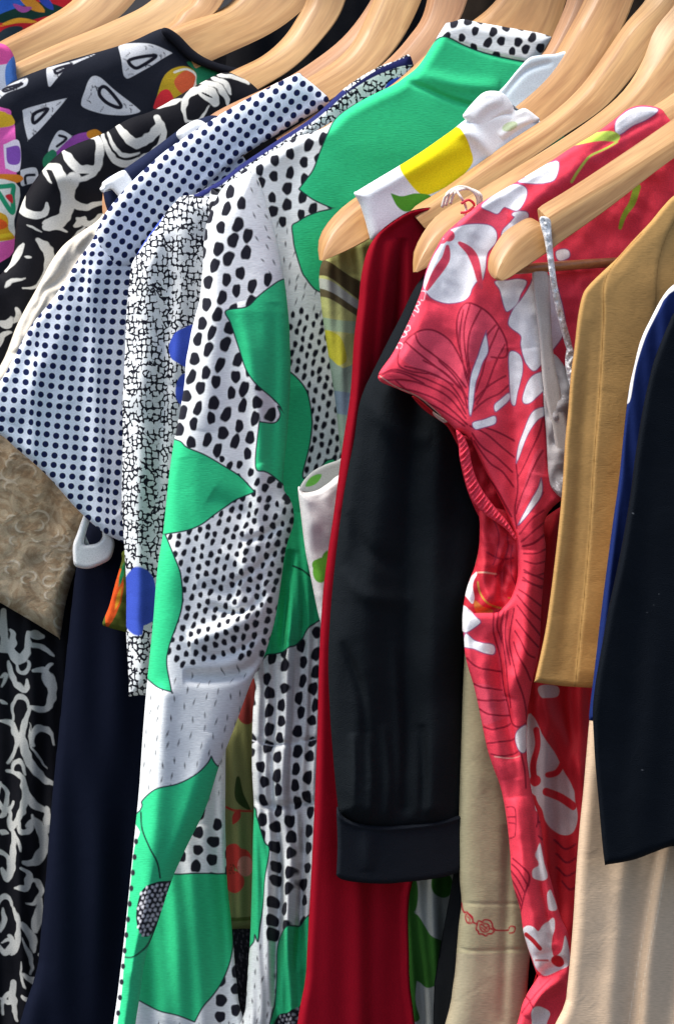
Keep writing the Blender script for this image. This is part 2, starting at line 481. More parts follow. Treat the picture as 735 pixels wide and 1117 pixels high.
# ------------------------------------------------------------------ colours
WHITE = (0.86, 0.885, 0.88, 1); INK = (0.012, 0.012, 0.02, 1); GREEN = (0.035, 0.60, 0.25, 1)
RED = (0.90, 0.058, 0.10, 1); WINE = (0.30, 0.008, 0.03, 1); PETAL = (0.91, 0.89, 0.91, 1)
R1 = lambda *p: Z(400, 180, 3.0625, *p)
R2 = lambda *p: Z(400, 400, 3.0625, *p)
R3 = lambda *p: Z(480, 620, 4.083, *p)
R4 = lambda *p: Z(520, 860, 4.083, *p)
G5 = lambda *p: Z(160, 130, 3.675, *p)
G6 = lambda *p: Z(160, 380, 3.675, *p)
A1 = lambda *p: Z(0, 0, 2.94, *p)
Q3 = lambda *p: Z(485, 0, 2.94, *p)

# ------------------------------------------------------------------ hangers (from the far left of the rail to the near right)
hanger('pale hanger in the top left corner crossing in front of the red print', 2.72,
       [(-40, 68), (0, 44), (40, 23), (78, -1), (110, -45)], [(-40, 78), (0, 52), (45, 30), (90, 2), (122, -45)],
       [(-40, 110), (0, 92), (50, 68), (110, 36), (150, 0), (170, -45)], wd=0, tip=False)
hanger('pale hanger inside the black triangle print top at its shoulder edge', 2.655,
       [(-10, 82), (20, 66), (68, 44), (119, 23), (163, 0), (200, -45)], [(-10, 91), (20, 75), (70, 53), (125, 30), (175, 1), (212, -45)],
       [(-10, 115), (20, 102), (70, 82), (130, 62), (190, 34), (240, 0), (262, -45)], wd=3, tip=False)
hanger('slim hanger seen only at the very top between two wider hangers', 2.63,
       [(120, 62), (180, 27), (193, 12), (206, -2), (215, -45)], [(128, 66), (186, 31), (202, 14), (217, -1), (226, -45)],
       [(140, 90), (196, 44), (222, 26), (245, 2), (260, -45)], wd=1, tip=False)
hanger('pale hanger resting in the black neckline of the triangle print top', 2.60,
       [(150, 52), (184, 31), (220, 16), (250, 1), (285, -45)], [(156, 60), (190, 37), (226, 22), (260, 4), (297, -45)],
       [(170, 100), (215, 76), (240, 64), (290, 41), (322, 20), (342, -2), (355, -45)], wd=0, tip=False)
hanger('curved hanger rising from the black and cream scroll dress', 2.555,
       [(200, 105), (249, 78), (284, 61), (308, 40), (324, 16), (333, -4), (340, -45)], [(206, 112), (257, 84), (291, 67), (318, 46), (336, 18), (346, -2), (353, -45)],
       [(225, 130), (284, 98), (322, 74), (352, 44), (375, 10), (390, -45)], wd=0, tip=False)
hanger('pinkish hanger under the navy dress with white piping', 2.475,
       [(108, 228), (112, 206), (130, 192), (205, 142), (238, 119), (298, 91), (330, 73), (373, 40), (404, -2), (420, -45)],
       [(114, 236), (120, 218), (140, 204), (215, 152), (248, 124), (302, 98), (338, 80), (383, 45), (415, 0), (431, -45)],
       [(122, 240), (132, 232), (160, 222), (235, 170), (262, 140), (310, 112), (350, 92), (400, 50), (430, 2), (447, -45)], wd=2)
hanger('broad pale hanger coming out of the polka dot blouse neckline', 2.42,
       [(215, 160), (270, 118), (335, 84), (378, 52), (405, 0), (420, -45)], [(221, 168), (276, 126), (340, 92), (387, 58), (416, 2), (431, -45)],
       [(240, 190), (300, 148), (362, 110), (405, 82), (438, 46), (462, -2), (474, -45)], wd=0, tip=False, doff=-.008)
hanger('reddish hanger in the crackle print dress with blue dots', 2.37,
       [(300, 150), (380, 98), (420, 66), (444, 40), (461, 12), (471, -45)], [(306, 157), (386, 104), (426, 71), (451, 45), (470, 14), (481, -45)],
       [(320, 176), (395, 128), (445, 86), (476, 52), (503, 14), (520, -45)], wd=2, tip=False, doff=-.006, bd=3)
hanger('hanger standing out of the spotted collar of the green dress', 2.275,
       [(330, 150), (420, 95), (470, 52), (512, 22), (530, 8), (545, -10), (560, -45)], [(336, 157), (428, 101), (478, 58), (520, 28), (538, 13), (554, -8), (570, -45)],
       [(350, 178), (440, 138), (520, 92), (585, 62), (604, 38), (618, -5), (630, -45)], wd=1, tip=False, doff=-.032, bd=3)
hanger('narrow reddish brown hanger just right of the spotted collar', 2.225,
       [(352, 300), (400, 240), (500, 150), (585, 64), (601, 38), (617, -2), (625, -45)], [(358, 306), (406, 246), (508, 156), (592, 68), (611, 40), (629, 0), (638, -45)],
       [(366, 315), (416, 262), (520, 172), (606, 84), (630, 46), (650, -2), (660, -45)], wd=2, doff=-.006, bd=3)
hanger('honey coloured hanger whose bare tip shows left of the crimson dress', 2.17,
       [(344, 283), (345, 263), (358, 239), (386, 214), (450, 177), (510, 142), (555, 111), (587, 82), (611, 44), (635, -2), (650, -45)],
       [(350, 285), (354, 270), (368, 248), (396, 222), (458, 184), (517, 148), (561, 118), (597, 86), (622, 50), (652, -2), (667, -45)],
       [(358, 284), (370, 279), (386, 271), (405, 261), (470, 222), (540, 175), (600, 130), (650, 78), (682, 20), (705, -45)], wd=1, doff=-.004, bd=3)
hanger('long hanger that runs out of the crimson dress across the picture', 2.11,
       [(446, 230), (454, 222), (485, 203), (553, 154), (597, 125), (631, 94), (658, 57), (679, 26), (703, -3), (725, -45)],
       [(454, 238), (461, 232), (485, 215), (553, 168), (601, 137), (639, 103), (666, 67), (690, 32), (724, -2), (745, -45)],
       [(464, 250), (480, 243), (508, 228), (560, 188), (614, 150), (662, 112), (704, 62), (745, 4), (770, -45)], wd=0, doff=-.006, tip=False, bd=3)
hanger('hanger with bare rounded tip and white cord tied round it', 2.06,
       [(447, 297), (449, 275), (464, 246), (482, 228), (519, 207), (587, 166), (638, 132), (675, 101), (697, 67), (711, 30), (740, -5), (765, -45)],
       [(453, 296), (459, 280), (475, 256), (498, 238), (528, 221), (588, 178), (645, 142), (690, 104), (716, 70), (735, 42), (760, 10), (785, -40)],
       [(458, 297), (466, 294), (482, 282), (505, 260), (540, 238), (596, 200), (655, 165), (700, 135), (742, 100), (780, 60), (815, -40)], wd=0, doff=-.004, bd=3)
hanger('hanger half hidden behind the neck of the red flowered dress', 2.005,
       [(520, 262), (560, 225), (640, 165), (700, 122), (740, 94), (790, 40), (820, -45)], [(526, 270), (566, 233), (646, 174), (708, 130), (748, 102), (800, 46), (832, -40)],
       [(536, 285), (580, 252), (660, 196), (720, 156), (770, 122), (820, 64), (850, -40)], wd=3, doff=-.010)
hm = hanger('nearest hanger with round bare tip and notch holding silver strap', 1.955,
       [(585, 226), (588, 223), (635, 194), (735, 126), (800, 76), (840, -10), (850, -45)],
       [(597, 238), (602, 235), (650, 206), (735, 153), (802, 104), (850, 10), (862, -40)],
       [(600, 276), (606, 270), (640, 246), (670, 224), (735, 174), (806, 126), (870, 20), (885, -40)], wd=0, hd=0.009, tip=False)
hanger('', 1.955, [(531, 298), (532, 278), (546, 254), (562, 242), (574, 236), (582, 238), (588, 244)],
       [(540, 305), (544, 290), (557, 270), (572, 256), (584, 248), (592, 246), (596, 249)],
       [(545, 308), (556, 304), (572, 294), (584, 286), (594, 279), (600, 275), (604, 271)], wd=0, hd=0.009, root=hm, part='arm_tip')
tube_px('trouser_bar', [(560, 294), (600, 291), (640, 288), (690, 285), (760, 280)], 1.972, 0.0052, wood('bar_wood', (0.42, 0.17, 0.06, 1), (0.30, 0.11, 0.04, 1), rough=0.3), hm, n=12)
# the cord on the bare hanger tip
cd = empty('cord_loop', 'white cord with red stitching tied round a hanger arm', 'cord', None, world(505, 220, 2.1))
for k, (dx, rr) in enumerate([(0, 1.0), (4, 0.9), (9, 0.95)]):
    pts = [(482+dx, 226-dx*.4, -.012), (487+dx, 212-dx*.2, -.02), (500+dx, 204+dx*.2, -.02), (514+dx*.9, 207+dx*.4, -.02), (521+dx*.4, 219, -.02), (517, 232-dx*.2, -.012)]
    tube_px('cord', pts, 2.05, 0.0017*rr, plain('cord_cotton', (0.75, 0.68, 0.60, 1), 0.9, noise=300), cd, n=8)
for k, c in enumerate([[(496, 206, -.02), (503, 216, -.03), (508, 226, -.03), (507, 234, -.02)], [(503, 222, -.03), (511, 218, -.032), (517, 224, -.03), (509, 231, -.03), (502, 232, -.03)]]):
    tube_px('thread', c, 2.045, 0.0014, plain('red_thread', (0.55, 0.05, 0.07, 1) if k else (0.75, 0.6, 0.55, 1), 0.9, noise=300), cd, n=8)

# ------------------------------------------------------------------ garments, far left to near right
# far corner print
t = garment('print_blouse', 'red blouse with blue green and yellow print in the far top left corner', 'blouse', 30, 2.78)
sheet('body', t, [(-60, -60), (120, -60), (95, 60), (60, 140), (-60, 160)], 2.78,
      F_('corner_print', (0.55, 0.02, 0.03, 1), weave=.2), fn=[crumple(.004, 40, 3)], step=2.5, layers=[
      fill(poly([(-10, -6), (18, -8), (30, 6), (12, 18), (-10, 20)]), (0.03, 0.12, 0.50, 1)),
      fill(swell([(-8, 22), (20, 16), (48, 10), (75, 14)], 8), (0.01, 0.04, 0.03, 1)),
      fill(swell([(20, -6), (34, 4), (48, 12)], 5), (0.60, 0.25, 0.03, 1)),
      fill(swell([(14, 4), (24, 10), (34, 8)], 3), (0.35, 0.08, 0.30, 1)),
      fill(swell([(40, -6), (50, 2), (58, 10)], 4), (0.03, 0.06, 0.35, 1)),
      fill(swell([(-8, 46), (8, 36), (24, 30)], 5), (0.03, 0.05, 0.06, 1)),
      fill(swell([(0, 28), (20, 22), (40, 24)], 2.5), (0.75, 0.35, 0.03, 1))])
t = garment('striped_blouse', 'pink and blue edged white blouse at the left frame edge over two hanger arms', 'blouse', 5, 2.645)
sheet('body', t, [(-60, 60), (-30, 45), (0, 47), (11, 53), (17, 66), (18, 80), (18, 92), (0, 110), (-30, 130), (-60, 130)], 2.645,
      F_('pink_blue_cotton', (0.72, 0.75, 0.82, 1)), fn=[], step=2, R=5, T=.016, layers=[
      fill(poly([(-60, 30), (0, 40), (14, 50), (19, 66), (0, 71), (-60, 80)]), (0.75, 0.10, 0.33, 1)),
      fill(poly([(7, 72), (22, 60), (26, 100), (9, 98)]), (0.10, 0.25, 0.65, 1))])
# dark coats at the back close the gaps between hangers
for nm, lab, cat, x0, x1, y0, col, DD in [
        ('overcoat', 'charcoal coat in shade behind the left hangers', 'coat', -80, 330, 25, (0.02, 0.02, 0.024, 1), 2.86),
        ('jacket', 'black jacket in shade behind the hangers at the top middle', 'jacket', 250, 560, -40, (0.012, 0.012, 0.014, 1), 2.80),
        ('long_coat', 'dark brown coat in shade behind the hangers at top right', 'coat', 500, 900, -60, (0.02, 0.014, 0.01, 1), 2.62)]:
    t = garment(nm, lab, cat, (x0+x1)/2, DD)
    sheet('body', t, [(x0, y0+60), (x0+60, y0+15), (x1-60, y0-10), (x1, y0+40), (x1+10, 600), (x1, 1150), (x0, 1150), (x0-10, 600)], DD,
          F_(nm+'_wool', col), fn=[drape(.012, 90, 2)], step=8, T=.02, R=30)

# black triangle print
t = garment('triangle_print_top', 'black top printed with cream triangles and a few coloured patches', 'top', 120, 2.60)
TRI = [A1((380, 150), (380, 150), (400, 141), (480, 140), (540, 163), (553, 170), (553, 170), (520, 188), (480, 215), (420, 248), (405, 250), (396, 235), (390, 190)),
       A1((285, 262), (300, 245), (325, 250), (370, 290), (440, 345), (448, 360), (400, 370), (330, 365), (270, 345), (263, 325), (275, 290)),
       A1((75, 365), (80, 350), (150, 330), (213, 315), (213, 318), (170, 370), (100, 447), (94, 447), (80, 400)),
       A1((150, 222), (165, 214), (240, 195), (300, 175), (300, 178), (220, 215), (185, 250), (160, 278), (153, 262)),
       A1((-20, 305), (25, 275), (85, 250), (86, 272), (60, 285), (20, 300), (-10, 325)),
       A1((160, 490), (170, 450), (195, 418), (232, 436), (232, 440), (200, 480)),
       A1((68, 556), (72, 545), (120, 540), (125, 580), (90, 592), (70, 595))]
RING = [stroke(A1((418, 192), (500, 178), (450, 215), (428, 215)), 1.9, closed=True),
        stroke(A1((325, 283), (345, 283), (388, 335), (380, 345), (345, 330), (322, 305)), 2.0, closed=True),
        stroke(A1((110, 365), (155, 350), (112, 395)), 1.9, closed=True), stroke(A1((180, 222), (230, 208), (185, 235)), 1.6, closed=True),
        stroke(A1((15, 285), (70, 268), (60, 276), (20, 293)), 1.5, closed=True), stroke(A1((192, 435), (215, 445), (185, 470)), 1.5),
        stroke(A1((85, 590), (85, 565), (115, 562)), 1.5)]
import random; rnd = random.Random(4)
CRK = []
for tr in TRI[:5]:
    c = np.mean(tr, 0)
    for k in range(12):
        q = tr[rnd.randrange(len(tr))]; f = rnd.uniform(.45, .9); x = c[0]+(q[0]-c[0])*f; y = c[1]+(q[1]-c[1])*f
        a_ = rnd.uniform(0, 6.28); l = rnd.uniform(3, 6)
        CRK.append(stroke([(x, y), (x+l*math.cos(a_)*.5+1, y+l*math.sin(a_)*.5), (x+l*math.cos(a_), y+l*math.sin(a_)+1)], 0.55, smooth=False))
sheet('body', t, [(-50, 130), (-20, 108), (0, 99), (20, 86), (68, 68), (136, 48), (168, 34), (178, 31), (184, 33), (195, 41), (212, 59), (232, 70), (262, 78), (300, 84), (300, 300), (200, 600), (60, 600), (-50, 600)], 2.60,
      F_('triangle_print', (0.014, 0.016, 0.024, 1), rough=.8), fn=[crumple(.003, 50, 8), fold([(15, 140), (60, 200), (60, 320)], 14, .008)], step=1.5, T=.018, R=22,
      layers=[fill(union([poly(p) for p in TRI]), (0.55, 0.56, 0.58, 1)), fill(union(RING, CRK), (0.012, 0.012, 0.02, 1)),
              # coloured patches
              fill(poly(A1((500, 330), (530, 240), (590, 212), (660, 240), (735, 230), (700, 300), (560, 330), (500, 345))), (0.45, 0.30, 0.02, 1)),
              fill(poly(A1((495, 335), (515, 295), (545, 290), (560, 340), (500, 350))), (0.60, 0.03, 0.04, 1)),
              fill(poly(A1((560, 260), (600, 225), (640, 250), (625, 290), (585, 300))), (0.55, 0.10, 0.04, 1)),
              fill(stroke(A1((560, 232), (600, 222), (632, 245), (622, 290)), 1.2), (0.7, 0.7, 0.6, 1)),
              fill(poly(A1((600, 200), (640, 205), (735, 240), (735, 275), (640, 280), (630, 235))), (0.02, 0.20, 0.09, 1)),
              fill(poly(A1((180, 490), (240, 435), (300, 425), (320, 450), (220, 480), (160, 520))), (0.25, 0.06, 0.30, 1)),
              fill(poly(A1((280, 425), (310, 415), (330, 435), (290, 445))), (0.5, 0.2, 0.02, 1)),
              fill(poly(A1((145, 510), (170, 480), (185, 500), (150, 540))), (0.02, 0.16, 0.08, 1)),
              fill(poly([(-60, 121), (5, 118), (13, 128), (17, 140), (19, 170), (18, 200), (15, 240), (11, 280), (-60, 290)]), (0.72, 0.12, 0.42, 1)),
              fill(poly([(-60, 112), (0, 121), (8, 124), (14, 127), (10, 138), (-60, 140)]), (0.72, 0.44, 0.03, 1)),
              fill(poly([(4, 160), (6, 157), (22, 154), (22, 186), (8, 184), (6, 182)]), (0.72, 0.66, 0.76, 1)),
              fill(poly([(7, 163), (8, 161), (22, 160), (22, 178), (9, 178)]), (0.22, 0.08, 0.40, 1)),
              fill(poly([(-60, 192), (17, 190), (17, 200), (-60, 202)]), (0.62, 0.20, 0.02, 1)),
              fill(poly([(-60, 200), (17, 199), (16, 240), (10, 262), (-60, 262)]), (0.65, 0.67, 0.62, 1)),
              fill(stroke([(-5, 204), (8, 203), (15, 203), (14, 214), (14, 232), (0, 212), (-6, 204)], 2.6), (0.02, 0.28, 0.14, 1)),
              fill(poly([(6, 214), (13, 212), (14, 222)]), (0.55, 0.03, 0.04, 1)),
              fill(poly([(-60, 230), (2, 232), (10, 250), (12, 262), (-60, 262)]), (0.60, 0.33, 0.02, 1)),
              fill(poly([(-60, 238), (-2, 238), (4, 250), (-60, 252)]), (0.66, 0.10, 0.02, 1)),
              fill(stroke([(-20, 262), (12, 256)], 2.2), (0.72, 0.52, 0.03, 1)),
              fill(poly([(13, 100), (30, 100), (30, 105), (13, 106)]), (0.014, 0.016, 0.024, 1))])
sheet('neckband', t, [(177, 31), (184, 31), (196, 39), (213, 56), (233, 67), (263, 75), (300, 82), (300, 92), (262, 86), (230, 76), (208, 66), (190, 49), (178, 38)], 2.582,
      F_('neckband_rib', (0.010, 0.011, 0.016, 1), weave=.6), R=5, T=.008, step=2)

# black and cream scroll print
def scrolls():
    L = []
    sw = lambda p, w: swell(p, w*.95, lo=0.42)
    C = (0, 0)
    a1 = lambda *p: A1(*p)
    L += [sw(a1((200, 480), (230, 510), (260, 540), (310, 540), (320, 480), (310, 440), (280, 440)), 4.2),
          sw(a1((375, 400), (400, 430), (440, 460), (490, 430), (510, 400), (500, 375)), 5.5),
          sw(a1((330, 430), (345, 480), (380, 520), (440, 520), (510, 470), (525, 410), (500, 375)), 3.6),
          sw(a1((345, 425), (365, 470), (400, 500), (450, 490)), 2.2),
          sw(a1((600, 390), (590, 340), (610, 300), (660, 285), (690, 305), (690, 330), (670, 320), (640, 300)), 4.0),
          sw(a1((600, 390), (640, 385), (670, 340)), 1.8),
          sw(a1((640, 265), (690, 270), (720, 300), (735, 340)), 3.2), sw(a1((680, 250), (720, 265), (740, 300)), 2.6),
          sw(a1((500, 345), (540, 330), (580, 320)), 3.0), sw(a1((700, 240), (760, 250), (800, 270)), 2.5),
          sw(a1((140, 540), (185, 540), (215, 600), (220, 660), (190, 720), (150, 730)), 6.5),
          sw(a1((225, 590), (235, 565), (255, 575), (230, 610), (235, 650), (280, 665), (330, 650)), 4.5),
          sw(a1((65, 620), (75, 590), (70, 660), (100, 690), (140, 690), (155, 655)), 4.6),
          sw(a1((110, 560), (140, 545), (170, 590)), 2.2), sw(a1((245, 700), (290, 720), (330, 690)), 3.4),
          sw(a1((260, 585), (300, 560), (320, 520)), 2.6), sw(a1((200, 490), (250, 550), (310, 545)), 2.0)]
    s = lambda *p: Z(0, 240, 4.65, *p)
    L += [sw(s((120, 120), (90, 180), (60, 220), (35, 255)), 4.2), sw(s((195, 100), (240, 150), (255, 200), (235, 270)), 6.0),
          sw(s((30, 345), (60, 310), (130, 300)), 1.8), sw(s((120, 345), (180, 340), (225, 290), (250, 240)), 2.0),
          sw(s((130, 190), (165, 195)), 1.6), sw(s((260, 40), (300, 45), (340, 60)), 2.0), sw(s((140, 30), (220, 60)), 1.2),
          sw(s((90, 450), (100, 490), (80, 520)), 3.4), sw(s((0, 520), (40, 530), (65, 500)), 5), sw(s((0, 640), (15, 590), (60, 575)), 3.2),
          sw(s((350, 130), (380, 90), (440, 30)), 2.0), sw(s((230, 20), (270, 0), (300, -20)), 3.4), sw(s((380, 30), (430, -10)), 4)]
    q = lambda *p: Z(0, 640, 2.342, *p)
    L += [sw(q((10, 60), (10, 130), (45, 185), (70, 165), (75, 120)), 5.0), sw(q((20, 190), (35, 240), (70, 265), (70, 240)), 3.6),
          sw(q((75, 150), (110, 155), (135, 175)), 2.4), sw(q((80, 120), (105, 125)), 5.0),
          sw(q((90, 215), (115, 215), (135, 260), (120, 310), (80, 310)), 4.6),
          sw(q((80, 310), (60, 370), (75, 440), (110, 490), (140, 505)), 4.4), sw(q((80, 350), (85, 410), (120, 465)), 1.2),
          sw(q((0, 340), (30, 350), (45, 400), (20, 450)), 3.0), sw(q((0, 230), (15, 225), (5, 255)), 2.0), sw(q((0, 290), (15, 300)), 2.4),
          sw(q((20, 470), (60, 490), (65, 560), (30, 615), (25, 570)), 3.8), sw(q((70, 520), (90, 560), (125, 570)), 3.8),
          sw(q((75, 610), (95, 600), (115, 650), (95, 700), (65, 705)), 5.0), sw(q((120, 565), (125, 620)), 5.0),
          sw(q((35, 625), (35, 700), (20, 745), (5, 720)), 4.4), sw(q((35, 620), (50, 650), (60, 680)), 2.0), sw(q((0, 625), (20, 630)), 3.0),
          sw(q((40, 770), (70, 770), (75, 735), (60, 720)), 3.4), sw(q((35, 820), (50, 860), (45, 920), (30, 940)), 3.2),
          sw(q((60, 860), (85, 900), (85, 930)), 3.8), sw(q((0, 910), (25, 900), (35, 940)), 2.0), sw(q((5, 820), (10, 850), (0, 880)), 2.4),
          sw(q((0, 1050), (25, 1060), (35, 1010), (35, 1060), (45, 1110)), 3.4), sw(q((60, 900), (80, 950), (80, 990)), 1.8),
          sw(q((105, 800), (95, 850), (90, 880)), 5), sw(q((55, 960), (60, 1010), (70, 1030)), 1.6), sw(q((0, 500), (18, 530), (10, 580), (0, 590)), 2.4)]
    rn = random.Random(21)
    for k in range(17):
        cx, cy = rn.uniform(-4, 62-.03*k), 690+430*k/17+rn.uniform(-8, 8); rr = rn.uniform(9, 15); a0 = rn.uniform(0, 6.28); sg = rn.choice([-1, 1])
        L.append(sw([(cx+rr*(1-.09*q)*math.cos(a0+sg*q*.62), cy+rr*1.5*(1-.09*q)*math.sin(a0+sg*q*.62)) for q in range(7)], rn.uniform(2.4, 4.2)))
    return L
t = garment('scroll_print_dress', 'black dress with big cream scroll print at the left edge', 'dress', 30, 2.55)
sc = union(scrolls())
rag = lambda X, Y: sc(X+2.4*vnoise(X, Y, 6, 1), Y+2.4*vnoise(X, Y, 6, 2))
sheet('body', t, [(320, 105), (290, 97), (262, 84), (245, 79), (218, 91), (170, 119), (140, 130), (112, 146), (68, 165), (36, 200), (20, 235), (14, 280), (0, 300), (-40, 330), (-60, 700), (-50, 1150), (110, 1150), (125, 700), (180, 400), (320, 200)], 2.55,
      F_('scroll_print', (0.010, 0.010, 0.013, 1), rough=.7), fn=[crumple(.004, 45, 4), drape(.007, 60, 5, y0=450), fold([(30, 190), (90, 200), (110, 260)], 12, .008), fold([(62, 1117), (66, 1000), (60, 900)], 6, -.012)],
      step=1.5, T=.02, R=24, layers=[fill(rag, (0.62, 0.61, 0.56, 1))])

# beige lace
t = garment('lace_blouse', 'beige lace blouse hanging behind the polka dot blouse', 'blouse', 40, 2.51)
def lacecol(nt, at, base):
    n = N(nt, 'ShaderNodeTexNoise'); n.inputs['Scale'].default_value = 0.045; n.inputs['Detail'].default_value = 5; n.inputs['Distortion'].default_value = 2.5
    nt.links.new(at, n.inputs['Vector'])
    r = N(nt, 'ShaderNodeValToRGB'); r.color_ramp.elements[0].position = .40; r.color_ramp.elements[1].position = .58
    r.color_ramp.elements[0].color = (0.36, 0.25, 0.15, 1); r.color_ramp.elements[1].color = (0.50, 0.39, 0.26, 1)
    nt.links.new(n.outputs['Fac'], r.inputs[0]); return r.outputs[0]
rnd = random.Random(8); LC = []
for k in range(70):                                     # raised corded petals and leaves of the lace
    cx, cy = rnd.uniform(-25, 85), rnd.uniform(470, 700); r_ = rnd.uniform(5, 11)
    a0 = rnd.uniform(0, 6.28); n_ = rnd.choice([3, 4, 5])
    LC.append(swell([(cx+r_*math.cos(a0+q*.9), cy+r_*.8*math.sin(a0+q*.9)) for q in range(n_)], 1.3))
for k in range(60):                                     # gathers across the upper edge
    f = k/60; x = 112-118*f; y = 236+176*f
    a0 = 0.9+rnd.uniform(-.5, .5); l = rnd.uniform(8, 20)
    LC.append(swell([(x, y), (x+l*.5*math.cos(a0), y+l*.35*math.sin(a0)+2), (x+l*math.cos(a0), y+l*math.sin(a0))], 1.0))
lc = union(LC)
sheet('body', t, [(135, 205), (109, 238), (90, 252), (71, 266), (57, 284), (44, 308), (20, 352), (0, 400), (-40, 450), (-50, 560), (-40, 640), (-10, 652), (0, 657), (34, 677), (52, 688), (65, 696), (66, 695), (74, 650), (90, 610), (130, 570), (180, 300), (170, 220)], 2.51,
      F_('lace', (0.4, 0.3, 0.2, 1), extra=lacecol, rough=.6, weave=.6, wrinkle=.6, lace=True), step=1.5, R=12, T=.020,
      fn=[lambda X, Y: .0003*np.clip(1.5-lc(X, Y)*.7, 0, 1), crumple(.003, 26, 5), lambda X, Y: .0016*np.clip((440-Y)/60, 0, 1)*np.sin((X*.9+Y*.55)/2.4+9*vnoise(X, Y, 18, 4)), fold([(30, 330), (70, 300), (100, 255)], 6, -.006)],
      layers=[fill(lambda X, Y: lc(X, Y)+.2, (0.66, 0.56, 0.42, 1)), fill(lambda X, Y: (Y-430)/9.0+.5*vnoise(X, Y, 12), (0.70, 0.64, 0.54, 1))])  # upper lace filled paler; lower brown has its shade painted into the colour

# navy dress with white piping
t = garment('navy_dress', 'dark navy dress with white piped armhole below the dotted blouse', 'dress', 110, 2.462)
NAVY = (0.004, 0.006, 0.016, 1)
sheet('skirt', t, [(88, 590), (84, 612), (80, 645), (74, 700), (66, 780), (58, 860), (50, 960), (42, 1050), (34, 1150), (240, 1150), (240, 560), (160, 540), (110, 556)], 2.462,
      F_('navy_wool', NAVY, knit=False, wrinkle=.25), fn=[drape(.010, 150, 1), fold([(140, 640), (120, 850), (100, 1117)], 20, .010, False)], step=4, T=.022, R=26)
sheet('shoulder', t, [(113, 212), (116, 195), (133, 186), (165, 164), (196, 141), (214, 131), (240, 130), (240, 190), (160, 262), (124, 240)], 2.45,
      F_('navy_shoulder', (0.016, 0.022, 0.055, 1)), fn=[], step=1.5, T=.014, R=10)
trim = F_('white_trim', (0.84, 0.84, 0.82, 1), weave=.6)
sheet('piping', t, [(112, 203), (113, 198), (133, 186), (140, 190), (147, 204), (141, 212), (132, 216), (121, 206), (113, 210), (109, 206)], 2.420, trim, step=1.5, T=.011, R=7)
sheet('piping', t, [(193, 144), (213, 131), (224, 134), (227, 140), (209, 156), (198, 154)], 2.420, trim, step=1.5, T=.011, R=7)
sheet('armhole_band', t, [(94, 556), (90, 566), (84, 583), (80, 594), (80, 608), (82, 617), (90, 620), (99, 620), (112, 615), (121, 609), (125, 596), (124, 588), (118, 578), (112, 580), (112, 586), (107, 592), (98, 594), (92, 593), (94, 582), (99, 565), (100, 556)], 2.425,
      trim, step=1.2, T=.008, R=4)

# polka dot blouse
t = garment('polka_dot_blouse', 'white blouse covered in small navy polka dots', 'blouse', 100, 2.41)
def polka(nt, at, base):
    v = N(nt, 'ShaderNodeTexVoronoi', voronoi_dimensions='2D', feature='F1'); v.inputs['Scale'].default_value = 1.0; v.inputs['Randomness'].default_value = 0.06
    nt.links.new(N(nt, 'ShaderNodeVectorMath', operation='SCALE').outputs[0], v.inputs['Vector']); sc_ = v.inputs['Vector'].links[0].from_node
    nt.links.new(at, sc_.inputs[0]); sc_.inputs['Scale'].default_value = 0.1
    mr = N(nt, 'ShaderNodeMapRange'); nt.links.new(v.outputs['Distance'], mr.inputs[0])
    mr.inputs[1].default_value = .35; mr.inputs[2].default_value = .29; mr.inputs[3].default_value = 0; mr.inputs[4].default_value = 1
    return mixc(nt, mr.outputs[0], base, (0.012, 0.018, 0.07, 1))
def pk_warp(X, Y):
    # lattice runs with the grain; on the shoulder it turns over the hanger
    a_ = np.radians(-4-38*(0.5-0.5*np.tanh((Y-215+0.45*(X-150))/38)))
    sq = 10/10.9
    x = X-5*np.tanh((X-101-(Y-350)*.09)/4.5)*-0.55-4*np.tanh((X-38-(Y-440)*-.02)/4)*-0.5
    x = x+2.5*vnoise(X, Y, 90, 3); y = Y+3*vnoise(X, Y, 80, 9)
    u = x*np.cos(a_)+y*np.sin(a_); v = -x*np.sin(a_)+y*np.cos(a_)
    st = 1-.12*(0.5-0.5*np.tanh((Y-215+0.45*(X-150))/38))
    return (x+0.10*y)*sq*st, (y-0.10*x)*sq*st
def pk_warp2(X, Y):
    s = 0.707; u = (X-Y)*s; v = (X+Y)*s; a_ = math.radians(12)
    return (u*math.cos(a_)-v*math.sin(a_))*10/11.4, (u*math.sin(a_)+v*math.cos(a_))*10/10.2
PKM = lambda lay: fabric('polka_cotton', (0.78, 0.83, 0.92, 1), lay, extra=polka, rough=.8, wrinkle=.4, mottle=.03)
sheet('body', t, [(245, 150), (200, 168), (168, 184), (150, 196), (128, 222), (111, 240), (101, 262), (85, 284), (61, 322), (34, 356), (14, 393), (0, 417), (-30, 455), (-35, 462), (0, 474), (17, 488), (51, 518), (85, 556), (112, 580), (131, 590), (150, 600), (180, 590), (240, 400), (285, 230)], 2.41,
      PKM, fn=[fold([(101, 300), (103, 400), (108, 520)], 9, .004, False), fold([(40, 400), (38, 450), (34, 520)], 9, .004, False), fold([(86, 310), (88, 420), (95, 560)], 10, -.003, False),
               fold([(140, 240), (60, 380), (10, 460)], 16, .006), crumple(.0015, 60, 9), fold([(70, 440), (90, 500), (130, 560)], 12, -.004)],
      step=1.5, T=.010, R=8, warp=pk_warp)
sheet('shoulder', t, [(322, 81), (330, 83), (350, 99), (359, 109), (352, 118), (310, 142), (262, 172), (228, 200), (196, 232), (170, 262), (146, 290), (118, 290), (106, 262), (112, 238), (128, 216), (150, 192), (180, 165), (215, 141), (240, 125), (280, 102)], 2.392,
      PKM, fn=[fold([(350, 104), (260, 160), (180, 225)], 8, -.004)], step=1.5, T=.014, R=15, off=lambda X, Y: -.016*np.clip((Y-200)/80, 0, 1), warp=pk_warp2)
